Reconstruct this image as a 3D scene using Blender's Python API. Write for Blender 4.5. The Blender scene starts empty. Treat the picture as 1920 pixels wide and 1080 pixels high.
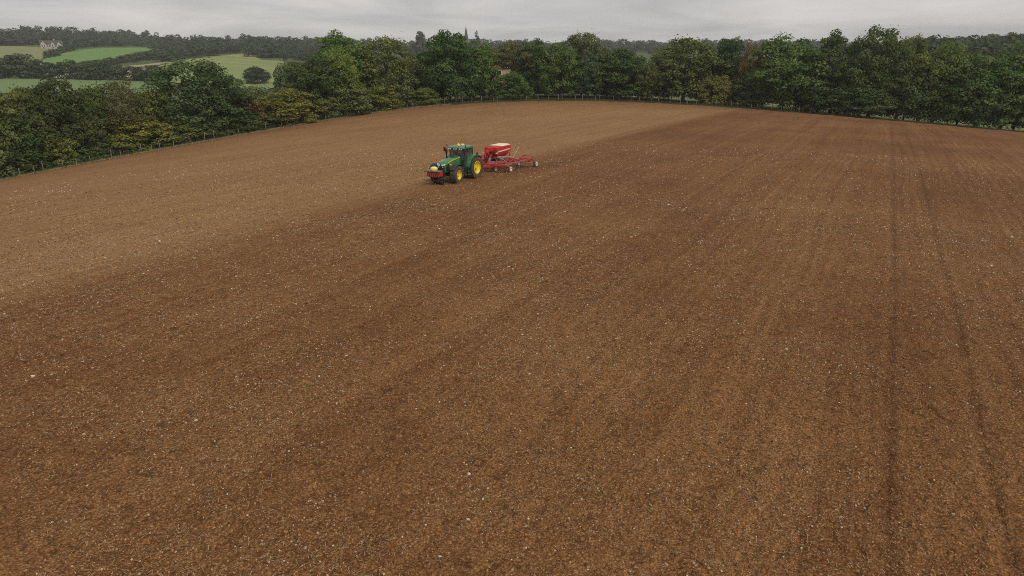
import bpy, bmesh, math, random
import numpy as np
from mathutils import Vector, Matrix

random.seed(7)
S = bpy.context.scene
C = S.collection
R = math.radians

# ------------------------------------------------------------------ camera
FPX, PITCH, CAMZ = 1274.0, R(19.2), 10.0          # focal length in 1920-wide pixels
cd = bpy.data.cameras.new('camera')
cd.sensor_width = 36.0
cd.lens = 36.0 * FPX / 1920.0
cd.clip_start = 0.5
cd.clip_end = 20000.0
cam = bpy.data.objects.new('camera', cd)
cam.location = (0, 0, CAMZ)
cam.rotation_euler = (R(90) - PITCH, 0, 0)
C.objects.link(cam)
S.camera = cam

# ------------------------------------------------------------------ world, sun, exposure
SUN_EL, SUN_AZ = R(52), R(140)                     # azimuth clockwise from +Y (behind the camera, to the right)
W = bpy.data.worlds.new('World')
S.world = W
W.use_nodes = True
wt = W.node_tree
wt.nodes.clear()
def wn(t, **k):
    n = wt.nodes.new(t)
    for a, b in k.items(): setattr(n, a, b)
    return n
wo = wn('ShaderNodeOutputWorld')
sky = wn('ShaderNodeTexSky', sky_type='NISHITA', sun_disc=False, sun_elevation=SUN_EL, sun_rotation=SUN_AZ)
bg1 = wn('ShaderNodeBackground'); bg1.inputs['Strength'].default_value = 0.08
wt.links.new(sky.outputs[0], bg1.inputs[0])
# overcast deck: one flat layer of cloud seen in perspective
tc = wn('ShaderNodeTexCoord')
sep = wn('ShaderNodeSeparateXYZ'); wt.links.new(tc.outputs['Generated'], sep.inputs[0])
ab = wn('ShaderNodeMath', operation='ABSOLUTE'); wt.links.new(sep.outputs[2], ab.inputs[0])
ad = wn('ShaderNodeMath', operation='ADD'); wt.links.new(ab.outputs[0], ad.inputs[0]); ad.inputs[1].default_value = 0.13
dx = wn('ShaderNodeMath', operation='DIVIDE'); wt.links.new(sep.outputs[0], dx.inputs[0]); wt.links.new(ad.outputs[0], dx.inputs[1])
dy = wn('ShaderNodeMath', operation='DIVIDE'); wt.links.new(sep.outputs[1], dy.inputs[0]); wt.links.new(ad.outputs[0], dy.inputs[1])
cb = wn('ShaderNodeCombineXYZ'); wt.links.new(dx.outputs[0], cb.inputs[0]); wt.links.new(dy.outputs[0], cb.inputs[1])
nz = wn('ShaderNodeTexNoise'); nz.inputs['Scale'].default_value = 0.62; nz.inputs['Detail'].default_value = 7.0
nz.inputs['Roughness'].default_value = 0.55; nz.inputs['Distortion'].default_value = 0.6
wt.links.new(cb.outputs[0], nz.inputs['Vector'])
cr = wn('ShaderNodeValToRGB')
cr.color_ramp.elements[0].position = 0.30; cr.color_ramp.elements[0].color = (0.345, 0.338, 0.346, 1)
cr.color_ramp.elements[1].position = 0.68; cr.color_ramp.elements[1].color = (0.605, 0.578, 0.562, 1)
wt.links.new(nz.outputs['Fac'], cr.inputs[0])
bg2 = wn('ShaderNodeBackground'); bg2.inputs['Strength'].default_value = 1.03
wt.links.new(cr.outputs[0], bg2.inputs[0])
mx = wn('ShaderNodeMixShader'); mx.inputs[0].default_value = 0.93
wt.links.new(bg1.outputs[0], mx.inputs[1]); wt.links.new(bg2.outputs[0], mx.inputs[2])
wt.links.new(mx.outputs[0], wo.inputs[0])

sd = bpy.data.lights.new('sun', 'SUN')
sd.energy = 1.5
sd.angle = R(28)
sd.color = (1.0, 0.96, 0.9)
so = bpy.data.objects.new('sun', sd)
sdir = Vector((math.sin(SUN_AZ) * math.cos(SUN_EL), math.cos(SUN_AZ) * math.cos(SUN_EL), math.sin(SUN_EL)))
so.rotation_euler = (-sdir).to_track_quat('-Z', 'Y').to_euler()
so.location = (60, -60, 120)
C.objects.link(so)

vs = S.view_settings
vs.view_transform = 'Standard'
try: vs.look = 'None'
except Exception: pass
vs.exposure = 0.22
vs.gamma = 1.0
vs.use_curve_mapping = False
S.cycles.max_bounces = 4
S.cycles.diffuse_bounces = 2
S.cycles.glossy_bounces = 2
S.cycles.transmission_bounces = 4
S.cycles.volume_bounces = 1
S.cycles.transparent_max_bounces = 6
S.cycles.use_denoising = False
S.cycles.pixel_filter_type = 'BLACKMAN_HARRIS'
S.cycles.filter_width = 0.95

# ------------------------------------------------------------------ helpers
def tag(o, label=None, cat=None, group=None, kind=None):
    if label: o['label'] = label
    if cat: o['category'] = cat
    if group: o['group'] = group
    if kind: o['kind'] = kind
    return o

def empty(name, loc=(0, 0, 0), rz=0.0, parent=None):
    o = bpy.data.objects.new(name, None)
    o.empty_display_size = 0.3
    o.location = loc
    o.rotation_euler = (0, 0, rz)
    C.objects.link(o)
    o.parent = parent
    return o

def mesh_np(name, verts, faces, mat=None, smooth=False):
    """faces: (n,k) int array, k = 3 or 4"""
    verts = np.asarray(verts, dtype=np.float32)
    faces = np.asarray(faces, dtype=np.int32)
    me = bpy.data.meshes.new(name)
    k = faces.shape[1]
    me.vertices.add(len(verts)); me.vertices.foreach_set('co', verts.ravel())
    me.loops.add(faces.size); me.loops.foreach_set('vertex_index', faces.ravel())
    me.polygons.add(len(faces))
    me.polygons.foreach_set('loop_start', np.arange(0, faces.size, k, dtype=np.int32))
    me.polygons.foreach_set('loop_total', np.full(len(faces), k, dtype=np.int32))
    if smooth: me.polygons.foreach_set('use_smooth', np.ones(len(faces), dtype=bool))
    if mat: me.materials.append(mat)
    me.update(calc_edges=True)
    return me

def link(name, me, parent=None):
    o = bpy.data.objects.new(name, me)
    C.objects.link(o)
    o.parent = parent
    return o

class MB:
    """collects shapes; build() links them as one mesh object"""
    def __init__(s): s.bm = bmesh.new()
    def box(s, c, d, rot=None, taper=None):
        m = Matrix.Translation(c)
        if rot is not None: m = m @ rot
        vv = []
        for sz in (-1, 1):
            for sx, sy in ((-1, -1), (1, -1), (1, 1), (-1, 1)):
                k = taper if (taper and sz > 0) else (1, 1)
                vv.append(s.bm.verts.new(m @ Vector((sx * d[0] / 2 * k[0], sy * d[1] / 2 * k[1], sz * d[2] / 2))))
        for f in ((3, 2, 1, 0), (4, 5, 6, 7), (0, 1, 5, 4), (1, 2, 6, 5), (2, 3, 7, 6), (3, 0, 4, 7)):
            s.bm.faces.new([vv[i] for i in f])
        return s
    def bar(s, a, b, w, h=None):
        a, b = Vector(a), Vector(b)
        h = h or w
        q = (b - a).to_track_quat('Y', 'Z').to_matrix().to_4x4()
        return s.box((a + b) / 2, (w, (b - a).length, h), q)
    def tube(s, pts, r, n=8, cap=True, r2=None):
        pts = [Vector(p) for p in pts]
        m = len(pts)
        rings = []
        for i, p in enumerate(pts):
            d = (pts[min(i + 1, m - 1)] - pts[max(i - 1, 0)]).normalized()
            u = d.cross(Vector((0, 0, 1)))
            if u.length < 1e-3: u = d.cross(Vector((1, 0, 0)))
            u.normalize(); w = d.cross(u).normalized()
            rr = r if not isinstance(r, (list, tuple)) else r[i]
            rings.append([s.bm.verts.new(p + (u * math.cos(2 * math.pi * k / n) + w * math.sin(2 * math.pi * k / n)) * rr) for k in range(n)])
        for i in range(m - 1):
            for k in range(n):
                s.bm.faces.new((rings[i][k], rings[i][(k + 1) % n], rings[i + 1][(k + 1) % n], rings[i + 1][k]))
        if cap:
            s.bm.faces.new(list(reversed(rings[0]))); s.bm.faces.new(rings[-1])
        return s
    def lathe(s, prof, n=28, c=(0, 0, 0), axis='X', close=False):
        """prof: (axial, radius) pairs"""
        rings = []
        for a, r in prof:
            ring = []
            for k in range(n):
                t = 2 * math.pi * k / n
                p = (a, r * math.cos(t), r * math.sin(t)) if axis == 'X' else (r * math.cos(t), r * math.sin(t), a)
                ring.append(s.bm.verts.new(Vector(p) + Vector(c)))
            rings.append(ring)
        for i in range(len(prof) - 1):
            for k in range(n):
                s.bm.faces.new((rings[i][k], rings[i][(k + 1) % n], rings[i + 1][(k + 1) % n], rings[i + 1][k]))
        if close:
            for ring in (rings[0], rings[-1]):
                s.bm.faces.new(ring)
        return s
    def prism(s, poly, a, b, plane='YZ'):
        """polygon in a plane, pushed from a to b along the third axis"""
        def P(u, v, w):
            return {'YZ': (w, u, v), 'XZ': (u, w, v), 'XY': (u, v, w)}[plane]
        n = len(poly)
        lo = [s.bm.verts.new(P(u, v, a)) for u, v in poly]
        hi = [s.bm.verts.new(P(u, v, b)) for u, v in poly]
        s.bm.faces.new(lo); s.bm.faces.new(list(reversed(hi)))
        for i in range(n):
            s.bm.faces.new((lo[i], hi[i], hi[(i + 1) % n], lo[(i + 1) % n]))
        return s
    def loft(s, secs, cap=True):
        """list of rings (each a list of points, same count)"""
        rings = [[s.bm.verts.new(p) for p in sec] for sec in secs]
        n = len(rings[0])
        for i in range(len(rings) - 1):
            for k in range(n):
                s.bm.faces.new((rings[i][k], rings[i][(k + 1) % n], rings[i + 1][(k + 1) % n], rings[i + 1][k]))
        if cap:
            s.bm.faces.new(list(reversed(rings[0]))); s.bm.faces.new(rings[-1])
        return s
    def mesh(s, name, mat=None, smooth=False, bevel=0.0):
        bmesh.ops.recalc_face_normals(s.bm, faces=s.bm.faces)
        if bevel:
            es = [e for e in s.bm.edges if len(e.link_faces) == 2 and e.calc_face_angle(0) > 0.5]
            bmesh.ops.bevel(s.bm, geom=es, offset=bevel, segments=2, profile=0.6, affect='EDGES', clamp_overlap=True)
        me = bpy.data.meshes.new(name)
        s.bm.to_mesh(me); s.bm.free()
        if smooth:
            for p in me.polygons: p.use_smooth = True
            try: me.set_sharp_from_angle(angle=R(38))
            except Exception: pass
        if mat: me.materials.append(mat)
        return me
    def build(s, name, mat, parent=None, smooth=False, bevel=0.0):
        return link(name, s.mesh(name, mat, smooth, bevel), parent)

# ---- numpy noise
def _hash(ix, iy, seed):
    h = (ix.astype(np.int64) * 374761393 + iy.astype(np.int64) * 668265263 + seed * 1442695041) & 0x7fffffff
    h = ((h ^ (h >> 13)) * 1274126177) & 0x7fffffff
    h = (h ^ (h >> 16)) & 0xffff
    return h / 65535.0
def vnoise(x, y, seed=0):
    ix, iy = np.floor(x), np.floor(y)
    fx, fy = x - ix, y - iy
    fx = fx * fx * (3 - 2 * fx); fy = fy * fy * (3 - 2 * fy)
    a = _hash(ix, iy, seed); b = _hash(ix + 1, iy, seed); c = _hash(ix, iy + 1, seed); d = _hash(ix + 1, iy + 1, seed)
    return (a * (1 - fx) + b * fx) * (1 - fy) + (c * (1 - fx) + d * fx) * fy
def sstep(a, b, x):
    t = np.clip((x - a) / (b - a), 0, 1)
    return t * t * (3 - 2 * t)

# ------------------------------------------------------------------ the lie of the land
cp, sp = math.cos(PITCH), math.sin(PITCH)
def ray(px, py):
    u = (np.asarray(px, float) - 960) / FPX; v = (540 - np.asarray(py, float)) / FPX
    return u, cp + v * sp, -sp + v * cp

# field edge as read from the photograph: (pixel, pixel, distance in metres)
EDGE = [(-260, 385, 74), (-120, 360, 80), (0, 338, 86), (100, 322, 92), (200, 303, 98), (300, 287, 104), (400, 266, 111), (500, 247, 119), (600, 228, 128),
        (700, 208, 138), (800, 197, 145), (900, 192, 149), (1000, 190.5, 151), (1100, 190.5, 152), (1200, 193, 151), (1300, 199, 148),
        (1400, 205, 145), (1500, 213, 141), (1600, 220, 137), (1700, 228, 133), (1800, 236, 129), (1920, 247, 124), (2060, 261, 118), (2250, 282, 110)]
ctrl = []
for px, py, D in EDGE:
    u, Y, Z = ray(px, py)
    t = D / Y
    ctrl.append((u * t, D, CAMZ + Z * t, 3.0))
for x, y in ((0, 12), (-10, 14), (10, 14), (0, 30), (-15, 30), (15, 30), (-4, 57), (-8, 55), (0, 62), (10, 80), (-22, 28), (20, 36), (28, 107), (0, 100), (0, -10), (-20, -20), (20, -20), (0, -50)):
    ctrl.append((x, y, 0.0, 2.0))
for x, y, z in ((-70, 0, -3.0), (70, 0, -2.0), (-60, 40, -3.2), (60, 40, -1.5), (-70, -50, -3), (70, -50, -2)):
    ctrl.append((x, y, z, 0.6))
def _basis(x, y):
    x = np.asarray(x, float) / 100; y = np.asarray(y, float) / 100
    return np.stack([np.ones_like(x), x, y, x * x, x * y, y * y, x ** 3, x * x * y, x * y * y, y ** 3, x ** 4, x * x * y * y], -1)
_c = np.array(ctrl)
_A = _basis(_c[:, 0], _c[:, 1]) * _c[:, 3:4]
COEF = np.linalg.lstsq(_A, _c[:, 2] * _c[:, 3], rcond=None)[0]
def F(x, y):
    return _basis(x, y) @ COEF

def hit(fn, px, py, t0=20.0, t1=2600.0, n=900):
    """where a sight line meets a height function"""
    px = np.atleast_1d(np.asarray(px, float)); py = np.atleast_1d(np.asarray(py, float))
    u, Y, Z = ray(px, py)
    ts = np.geomspace(t0, t1, n)
    X = u[:, None] * ts; YY = Y[:, None] * ts; ZZ = CAMZ + Z[:, None] * ts
    below = ZZ <= fn(X, YY)
    i = np.where(below.any(1), below.argmax(1), n - 1)
    i = np.clip(i, 1, n - 1)
    lo, hi = ts[i - 1], ts[i]
    for _ in range(18):
        m = (lo + hi) / 2
        b = CAMZ + Z * m <= fn(u * m, Y * m)
        hi = np.where(b, m, hi); lo = np.where(b, lo, m)
    return u * hi, Y * hi, hi

_e = np.array(EDGE)
EX = _c[:len(EDGE), 0]; EY = _c[:len(EDGE), 1]
# outline of the field, closed behind the camera
POLY = np.array([(-95, -70), (-84, 10)] + list(zip(EX, EY)) + [(118, 40), (110, -70)], float)
def smooth_poly(P, n=6):
    out = []
    for i in range(len(P)):
        a, b, c, d = P[i - 1], P[i], P[(i + 1) % len(P)], P[(i + 2) % len(P)]
        for k in range(n):
            t = k / n
            out.append(0.5 * ((2 * b) + (c - a) * t + (2 * a - 5 * b + 4 * c - d) * t * t + (3 * b - a - 3 * c + d) * t ** 3))
    return np.array(out)
SP = smooth_poly(POLY, 5)
_paz = np.arctan2(SP[:, 0], SP[:, 1]); _pr = np.hypot(SP[:, 0], SP[:, 1])
_o = np.argsort(_paz); _paz, _pr = _paz[_o], _pr[_o]
def edge_r(az):
    return np.interp(az, np.r_[_paz - 2 * np.pi, _paz, _paz + 2 * np.pi], np.r_[_pr, _pr, _pr])
_A0, _B0 = SP, np.roll(SP, -1, 0)
def edge_sd(x, y):
    """distance to the field edge, negative inside"""
    x = np.asarray(x, float); y = np.asarray(y, float)
    sh = x.shape; x = x.ravel(); y = y.ravel()
    best = np.full(x.shape, 1e18)
    for a, b in zip(_A0, _B0):
        d = b - a; L = d @ d + 1e-12
        t = np.clip(((x - a[0]) * d[0] + (y - a[1]) * d[1]) / L, 0, 1)
        q = (x - a[0] - t * d[0]) ** 2 + (y - a[1] - t * d[1]) ** 2
        best = np.minimum(best, q)
    inside = np.hypot(x, y) < edge_r(np.arctan2(x, y))
    return np.where(inside, -np.sqrt(best), np.sqrt(best)).reshape(sh)
def radial_out(x, y):
    return np.hypot(x, y) - edge_r(np.arctan2(x, y))

PR_L = ([0, 120, 200, 260, 330, 430, 560, 700, 850, 1000, 1200, 1600, 2500, 6000], [-4, -6, -9.5, -11, -10, -6, -1, 5.7, 15, 22, 26, 26, 24, 22])
PR_C = ([0, 150, 200, 260, 330, 430, 560, 700, 850, 1000, 1200, 1600, 2500, 6000], [0, 0, -2.5, -4.5, -5, -4, -2, 2, 7, 12, 16, 18, 18, 18])
PR_R = ([0, 130, 180, 240, 300, 380, 480, 600, 850, 1000, 1200, 1600, 2500, 6000], [-2, -3, -3, -1.5, 0.5, 3, 4.5, 5, 6, 7, 9, 10, 12, 14])
def T(x, y):
    x = np.asarray(x, float); y = np.asarray(y, float)
    r = np.hypot(x, y); az = np.degrees(np.arctan2(x, y))
    wl = sstep(-2, -15, az) if False else 1 - sstep(-16, -3, az)
    wr = sstep(20, 31, az)
    lr = np.log(np.maximum(r, 1))
    def prof(P):   # a little smoothing between the knots
        k = np.log(np.maximum(np.array(P[0], float), 1))
        return (np.interp(lr - 0.05, k, P[1]) + np.interp(lr, k, P[1]) + np.interp(lr + 0.05, k, P[1])) / 3
    hl = prof(PR_L); hl = np.where(hl > 8, 8 + (hl - 8) * (1 - 0.55 * sstep(-31, -25, az)), hl)
    g = hl * wl + prof(PR_R) * wr + prof(PR_C) * (1 - wl - wr)
    g = g + (vnoise(x / 90, y / 90, 3) - 0.5) * 2.0 * sstep(200, 500, r)
    out = radial_out(x, y)
    w = sstep(4, 70, out)
    return F(np.clip(x, -130, 130), np.clip(y, -90, 175)) * (1 - w) + g * w

def Tz(x, y): return float(T(np.array([x]), np.array([y]))[0])

# direction of work in the field
EH = np.array([0.530, 0.848]); NH = np.array([0.848, -0.530])
def pass_n(x, y):                                      # metres across the passes; they fan out a little
    return 0.883 * (x - 0.533 * y) / (1 - 0.0021 * y)
TRAM = (1.63, 3.95)
WORK = -35.3                                            # drilled right of this, undrilled left of it

# ------------------------------------------------------------------ materials
MATS = {}
class NG:
    def __init__(s, name):
        s.m = bpy.data.materials.new(name); s.m.use_nodes = True
        s.t = s.m.node_tree; s.b = s.t.nodes['Principled BSDF']
        s.out = s.t.nodes['Material Output']
        MATS[name] = s.m
    def n(s, ty, ins=None, **k):
        x = s.t.nodes.new(ty)
        for a, b in k.items(): setattr(x, a, b)
        for a, b in (ins or {}).items(): s.set(x.inputs[a], b)
        return x
    def set(s, sock, v):
        if isinstance(v, bpy.types.NodeSocket): s.t.links.new(v, sock)
        elif isinstance(v, bpy.types.Node): s.t.links.new(v.outputs[0], sock)
        else: sock.default_value = v
    def math(s, op, a, b=0.0, clamp=False):
        x = s.n('ShaderNodeMath', operation=op, use_clamp=clamp); s.set(x.inputs[0], a); s.set(x.inputs[1], b); return x.outputs[0]
    def mix(s, f, a, b, mode='MIX'):
        x = s.n('ShaderNodeMix', data_type='RGBA', blend_type=mode)
        s.set(x.inputs[0], f)
        for i, v in ((6, a), (7, b)):
            s.set(x.inputs[i], (*v, 1) if isinstance(v, tuple) and len(v) == 3 else v)
        return x.outputs[2]
    def noise(s, vec, scale, detail=3.0, rough=0.55):
        x = s.n('ShaderNodeTexNoise'); s.set(x.inputs['Vector'], vec)
        x.inputs['Scale'].default_value = scale; x.inputs['Detail'].default_value = detail; x.inputs['Roughness'].default_value = rough
        return x.outputs['Fac']
    def ramp(s, f, lo, hi):
        x = s.n('ShaderNodeMapRange'); s.set(x.inputs[0], f); x.inputs[1].default_value = lo; x.inputs[2].default_value = hi
        x.clamp = True; return x.outputs[0]

def plain(name, col, rough=0.5, metal=0.0, spec=0.5, var=0.12, scale=6.0, dirt=0.0, bump=0.0):
    g = NG(name)
    tcn = g.n('ShaderNodeTexCoord').outputs['Object']
    f = g.noise(tcn, scale, 4)
    lo = tuple(c * (1 - var) for c in col); hi = tuple(min(1, c * (1 + var)) for c in col)
    c = g.mix(g.ramp(f, 0.3, 0.7), lo, hi)
    if dirt:
        d = g.ramp(g.noise(tcn, 2.6, 5, 0.65), 0.62 - dirt * 0.4, 0.80)
        c = g.mix(g.math('MULTIPLY', d, 0.75), c, (0.20, 0.125, 0.07))
        g.set(g.b.inputs['Roughness'], g.math('ADD', g.math('MULTIPLY', d, 0.4), rough, True))
    else:
        g.b.inputs['Roughness'].default_value = rough
    g.set(g.b.inputs['Base Color'], c)
    g.b.inputs['Metallic'].default_value = metal
    g.b.inputs['Specular IOR Level'].default_value = spec
    if bump:
        bp = g.n('ShaderNodeBump', {'Height': g.noise(tcn, scale * 4, 4)}); bp.inputs['Strength'].default_value = bump
        bp.inputs['Distance'].default_value = 0.05
        g.set(g.b.inputs['Normal'], bp)
    return g.m

def soil_material():
    g = NG('soil')
    P = g.n('ShaderNodeNewGeometry').outputs['Position']
    def dot(v):
        x = g.n('ShaderNodeVectorMath', operation='DOT_PRODUCT'); g.set(x.inputs[0], P); x.inputs[1].default_value = v; return x.outputs['Value']
    ee = dot((EH[0], EH[1], 0))
    nn = g.math('DIVIDE', dot((0.883, -0.883 * 0.533, 0)), g.math('SUBTRACT', 1.0, g.math('MULTIPLY', dot((0, 1, 0)), 0.0021)))
    def vec(a, b):
        x = g.n('ShaderNodeCombineXYZ'); g.set(x.inputs[0], a); g.set(x.inputs[1], b); return x.outputs[0]
    edge = g.n('ShaderNodeAttribute', attribute_name='edge').outputs['Fac']      # metres in from the field edge
    wob = g.noise(vec(g.math('MULTIPLY', ee, 0.03), 0.0), 1.0, 2)
    nw = g.math('ADD', nn, g.math('MULTIPLY', g.math('SUBTRACT', wob, 0.5), 2.4))
    # passes: long streaks along the direction of work
    st1 = g.noise(vec(g.math('MULTIPLY', nw, 0.33), g.math('MULTIPLY', ee, 0.012)), 1.0, 3, 0.6)
    st2 = g.noise(vec(g.math('MULTIPLY', nw, 1.5), g.math('MULTIPLY', ee, 0.03)), 1.0, 3, 0.6)
    st3 = g.noise(vec(g.math('MULTIPLY', nw, 5.0), g.math('MULTIPLY', ee, 0.10)), 1.0, 2, 0.6)
    blot = g.noise(P, 0.07, 3, 0.6)
    mid = g.noise(P, 0.8, 4, 0.65)
    clod = g.noise(P, 8.0, 3, 0.7)
    fine = g.noise(P, 22.0, 3, 0.75)
    # dry, undrilled ground on the left of the working line; a ragged boundary
    und = g.ramp(g.math('ADD', nn, g.math('ADD', g.math('MULTIPLY', g.math('SUBTRACT', mid, 0.5), 3.0), g.math('MULTIPLY', g.math('SUBTRACT', blot, 0.5), 5.0))), WORK + 1.9, WORK - 1.9)
    und = g.math('MULTIPLY', und, g.math('ADD', 0.35, g.math('MULTIPLY', g.ramp(edge, 4.0, 34.0), 0.65)))
    f = g.math('ADD', g.math('MULTIPLY', und, 0.40), 0.20)
    for src, k in ((st1, 0.54), (st2, 0.50), (st3, 0.30), (blot, 0.85), (mid, 0.35)):
        f = g.math('ADD', f, g.math('MULTIPLY', g.math('SUBTRACT', src, 0.5), k))
    f = g.math('ADD', f, g.math('MULTIPLY', g.math('SUBTRACT', clod, 0.5), 0.95))
    f = g.math('ADD', f, g.math('MULTIPLY', und, g.math('ADD', g.math('MULTIPLY', g.math('SUBTRACT', st2, 0.5), 0.45), g.math('MULTIPLY', g.math('SUBTRACT', st3, 0.5), 0.30))))
    # tine and press wheel lines
    wave = g.math('SINE', g.math('ADD', g.math('MULTIPLY', nw, 9.0), g.math('MULTIPLY', mid, 2.0)))
    f = g.math('ADD', f, g.math('MULTIPLY', g.math('MULTIPLY', wave, g.math('ADD', g.ramp(st1, 0.40, 0.70), g.ramp(nn, 4.0, 8.0))), 0.055))
    # joints between passes
    jn = g.math('ABSOLUTE', g.math('SUBTRACT', g.math('FRACT', g.math('DIVIDE', nw, 4.8)), 0.5))
    f = g.math('SUBTRACT', f, g.math('MULTIPLY', g.math('MULTIPLY', g.ramp(jn, 0.085, 0.02), g.ramp(st1, 0.35, 0.6)), g.math('ADD', 0.10, g.math('MULTIPLY', und, 0.14))))
    # the strip just drilled behind the machine is fresher and darker
    fresh = g.math('MULTIPLY', g.math('MULTIPLY', g.ramp(nn, WORK, WORK + 0.8), g.ramp(nn, WORK + 5.6, WORK + 4.8)), g.ramp(ee, 50.0, 54.0))
    f = g.math('SUBTRACT', f, g.math('MULTIPLY', fresh, 0.06), True)
    col = g.mix(f, (0.154, 0.063, 0.0200), (0.436, 0.234, 0.088))
    col = g.mix(g.math('MULTIPLY', und, 0.35), col, (0.345, 0.222, 0.108))
    # headland along the fence: turned soil, redder
    hl = g.ramp(g.math('ADD', edge, g.math('MULTIPLY', mid, 4.0)), 11.0, 4.0)
    col = g.mix(g.math('MULTIPLY', hl, 0.45), col, (0.215, 0.100, 0.042))
    # damp soil pressed in the tramlines
    for c0 in TRAM:
        d = g.math('ABSOLUTE', g.math('SUBTRACT', nn, g.math('ADD', c0, g.math('MULTIPLY', g.math('SUBTRACT', wob, 0.5), 0.8))))
        d = g.math('ADD', d, g.math('MULTIPLY', g.math('SUBTRACT', mid, 0.5), 0.25))
        col = g.mix(g.math('MULTIPLY', g.ramp(d, 0.36, 0.06), 0.28 if c0 < 2 else 0.19), col, (0.115, 0.055, 0.023))
    # crumbs: pale dried faces and chalky bits
    pale = g.ramp(fine, 0.56, 0.70)
    col = g.mix(g.math('MULTIPLY', pale, 0.62), col, (0.52, 0.315, 0.140))
    dark = g.ramp(fine, 0.45, 0.33)
    col = g.mix(g.math('MULTIPLY', dark, 0.6), col, (0.058, 0.026, 0.010))
    # stone and straw litter too small to model: sparse cells
    vo = g.n('ShaderNodeTexVoronoi', {'Vector': P}); vo.inputs['Scale'].default_value = 19.0
    sc = g.n('ShaderNodeSeparateColor'); g.set(sc.inputs[0], vo.outputs['Color'])
    gap = g.ramp(vo.outputs['Distance'], 0.40, 0.80)
    coarse = g.ramp(g.noise(P, 2.2, 2), 0.50, 0.62)       # patches where the clods are bigger
    col = g.mix(g.math('MULTIPLY', gap, 0.55), col, (0.045, 0.020, 0.008))
    tone = g.ramp(sc.outputs[2], 0.0, 1.0)
    col = g.mix(0.48, col, g.mix(tone, (0.50, 0.48, 0.46), (1.80, 1.76, 1.74)), 'MULTIPLY')
    speck = g.math('MULTIPLY', g.ramp(sc.outputs[0], 0.76, 0.96), g.ramp(vo.outputs['Distance'], 0.34, 0.22))
    col = g.mix(g.math('MULTIPLY', speck, 0.55), col, (0.52, 0.38, 0.24))
    vo2 = g.n('ShaderNodeTexVoronoi', {'Vector': P}); vo2.inputs['Scale'].default_value = 6.5
    sc2 = g.n('ShaderNodeSeparateColor'); g.set(sc2.inputs[0], vo2.outputs['Color'])
    speck2 = g.math('MULTIPLY', g.ramp(sc2.outputs[1], 0.90, 0.93), g.ramp(vo2.outputs['Distance'], 0.24, 0.16))
    col = g.mix(g.math('MULTIPLY', speck2, 0.40), col, (0.55, 0.43, 0.29))
    gap2 = g.math('MULTIPLY', g.math('MULTIPLY', g.ramp(vo2.outputs['Distance'], 0.42, 0.80), coarse), 0.55)
    col = g.mix(gap2, col, (0.050, 0.022, 0.009))
    col = g.mix(g.math('MULTIPLY', coarse, 0.35), col, g.mix(sc2.outputs[2], (0.60, 0.58, 0.56), (1.6, 1.55, 1.5)), 'MULTIPLY')
    g.set(g.b.inputs['Base Color'], col)
    g.b.inputs['Roughness'].default_value = 0.95
    g.b.inputs['Specular IOR Level'].default_value = 0.15
    h = g.math('MULTIPLY', fine, 0.025)
    h = g.math('SUBTRACT', h, g.math('MULTIPLY', vo.outputs['Distance'], 0.04))
    h = g.math('SUBTRACT', h, g.math('MULTIPLY', vo2.outputs['Distance'], 0.05))
    bp = g.n('ShaderNodeBump', {'Height': h}); bp.inputs['Strength'].default_value = 1.0; bp.inputs['Distance'].default_value = 1.0
    g.set(g.b.inputs['Normal'], bp)
    return g.m

def grass_material(name, a, b, stripe=None, scale=0.05):
    g = NG(name)
    P = g.n('ShaderNodeNewGeometry').outputs['Position']
    f = g.math('ADD', g.math('MULTIPLY', g.noise(P, scale, 5, 0.65), 0.7), g.math('MULTIPLY', g.noise(P, 1.5, 4, 0.7), 0.3))
    col = g.mix(g.ramp(f, 0.35, 0.65), a, b)
    if stripe:
        x = g.n('ShaderNodeVectorMath', operation='DOT_PRODUCT'); g.set(x.inputs[0], P); x.inputs[1].default_value = (stripe[0], stripe[1], 0)
        y = g.n('ShaderNodeVectorMath', operation='DOT_PRODUCT'); g.set(y.inputs[0], P); y.inputs[1].default_value = (-stripe[1], stripe[0], 0)
        c = g.n('ShaderNodeCombineXYZ'); g.set(c.inputs[0], g.math('MULTIPLY', x.outputs['Value'], 0.09)); g.set(c.inputs[1], g.math('MULTIPLY', y.outputs['Value'], 0.006))
        s2 = g.noise(c.outputs[0], 1.0, 4, 0.7)
        col = g.mix(g.math('MULTIPLY', g.ramp(s2, 0.50, 0.66), 0.8), col, stripe[2])
    g.set(g.b.inputs['Base Color'], col)
    g.b.inputs['Roughness'].default_value = 0.9
    g.b.inputs['Specular IOR Level'].default_value = 0.15
    return g.m

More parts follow.
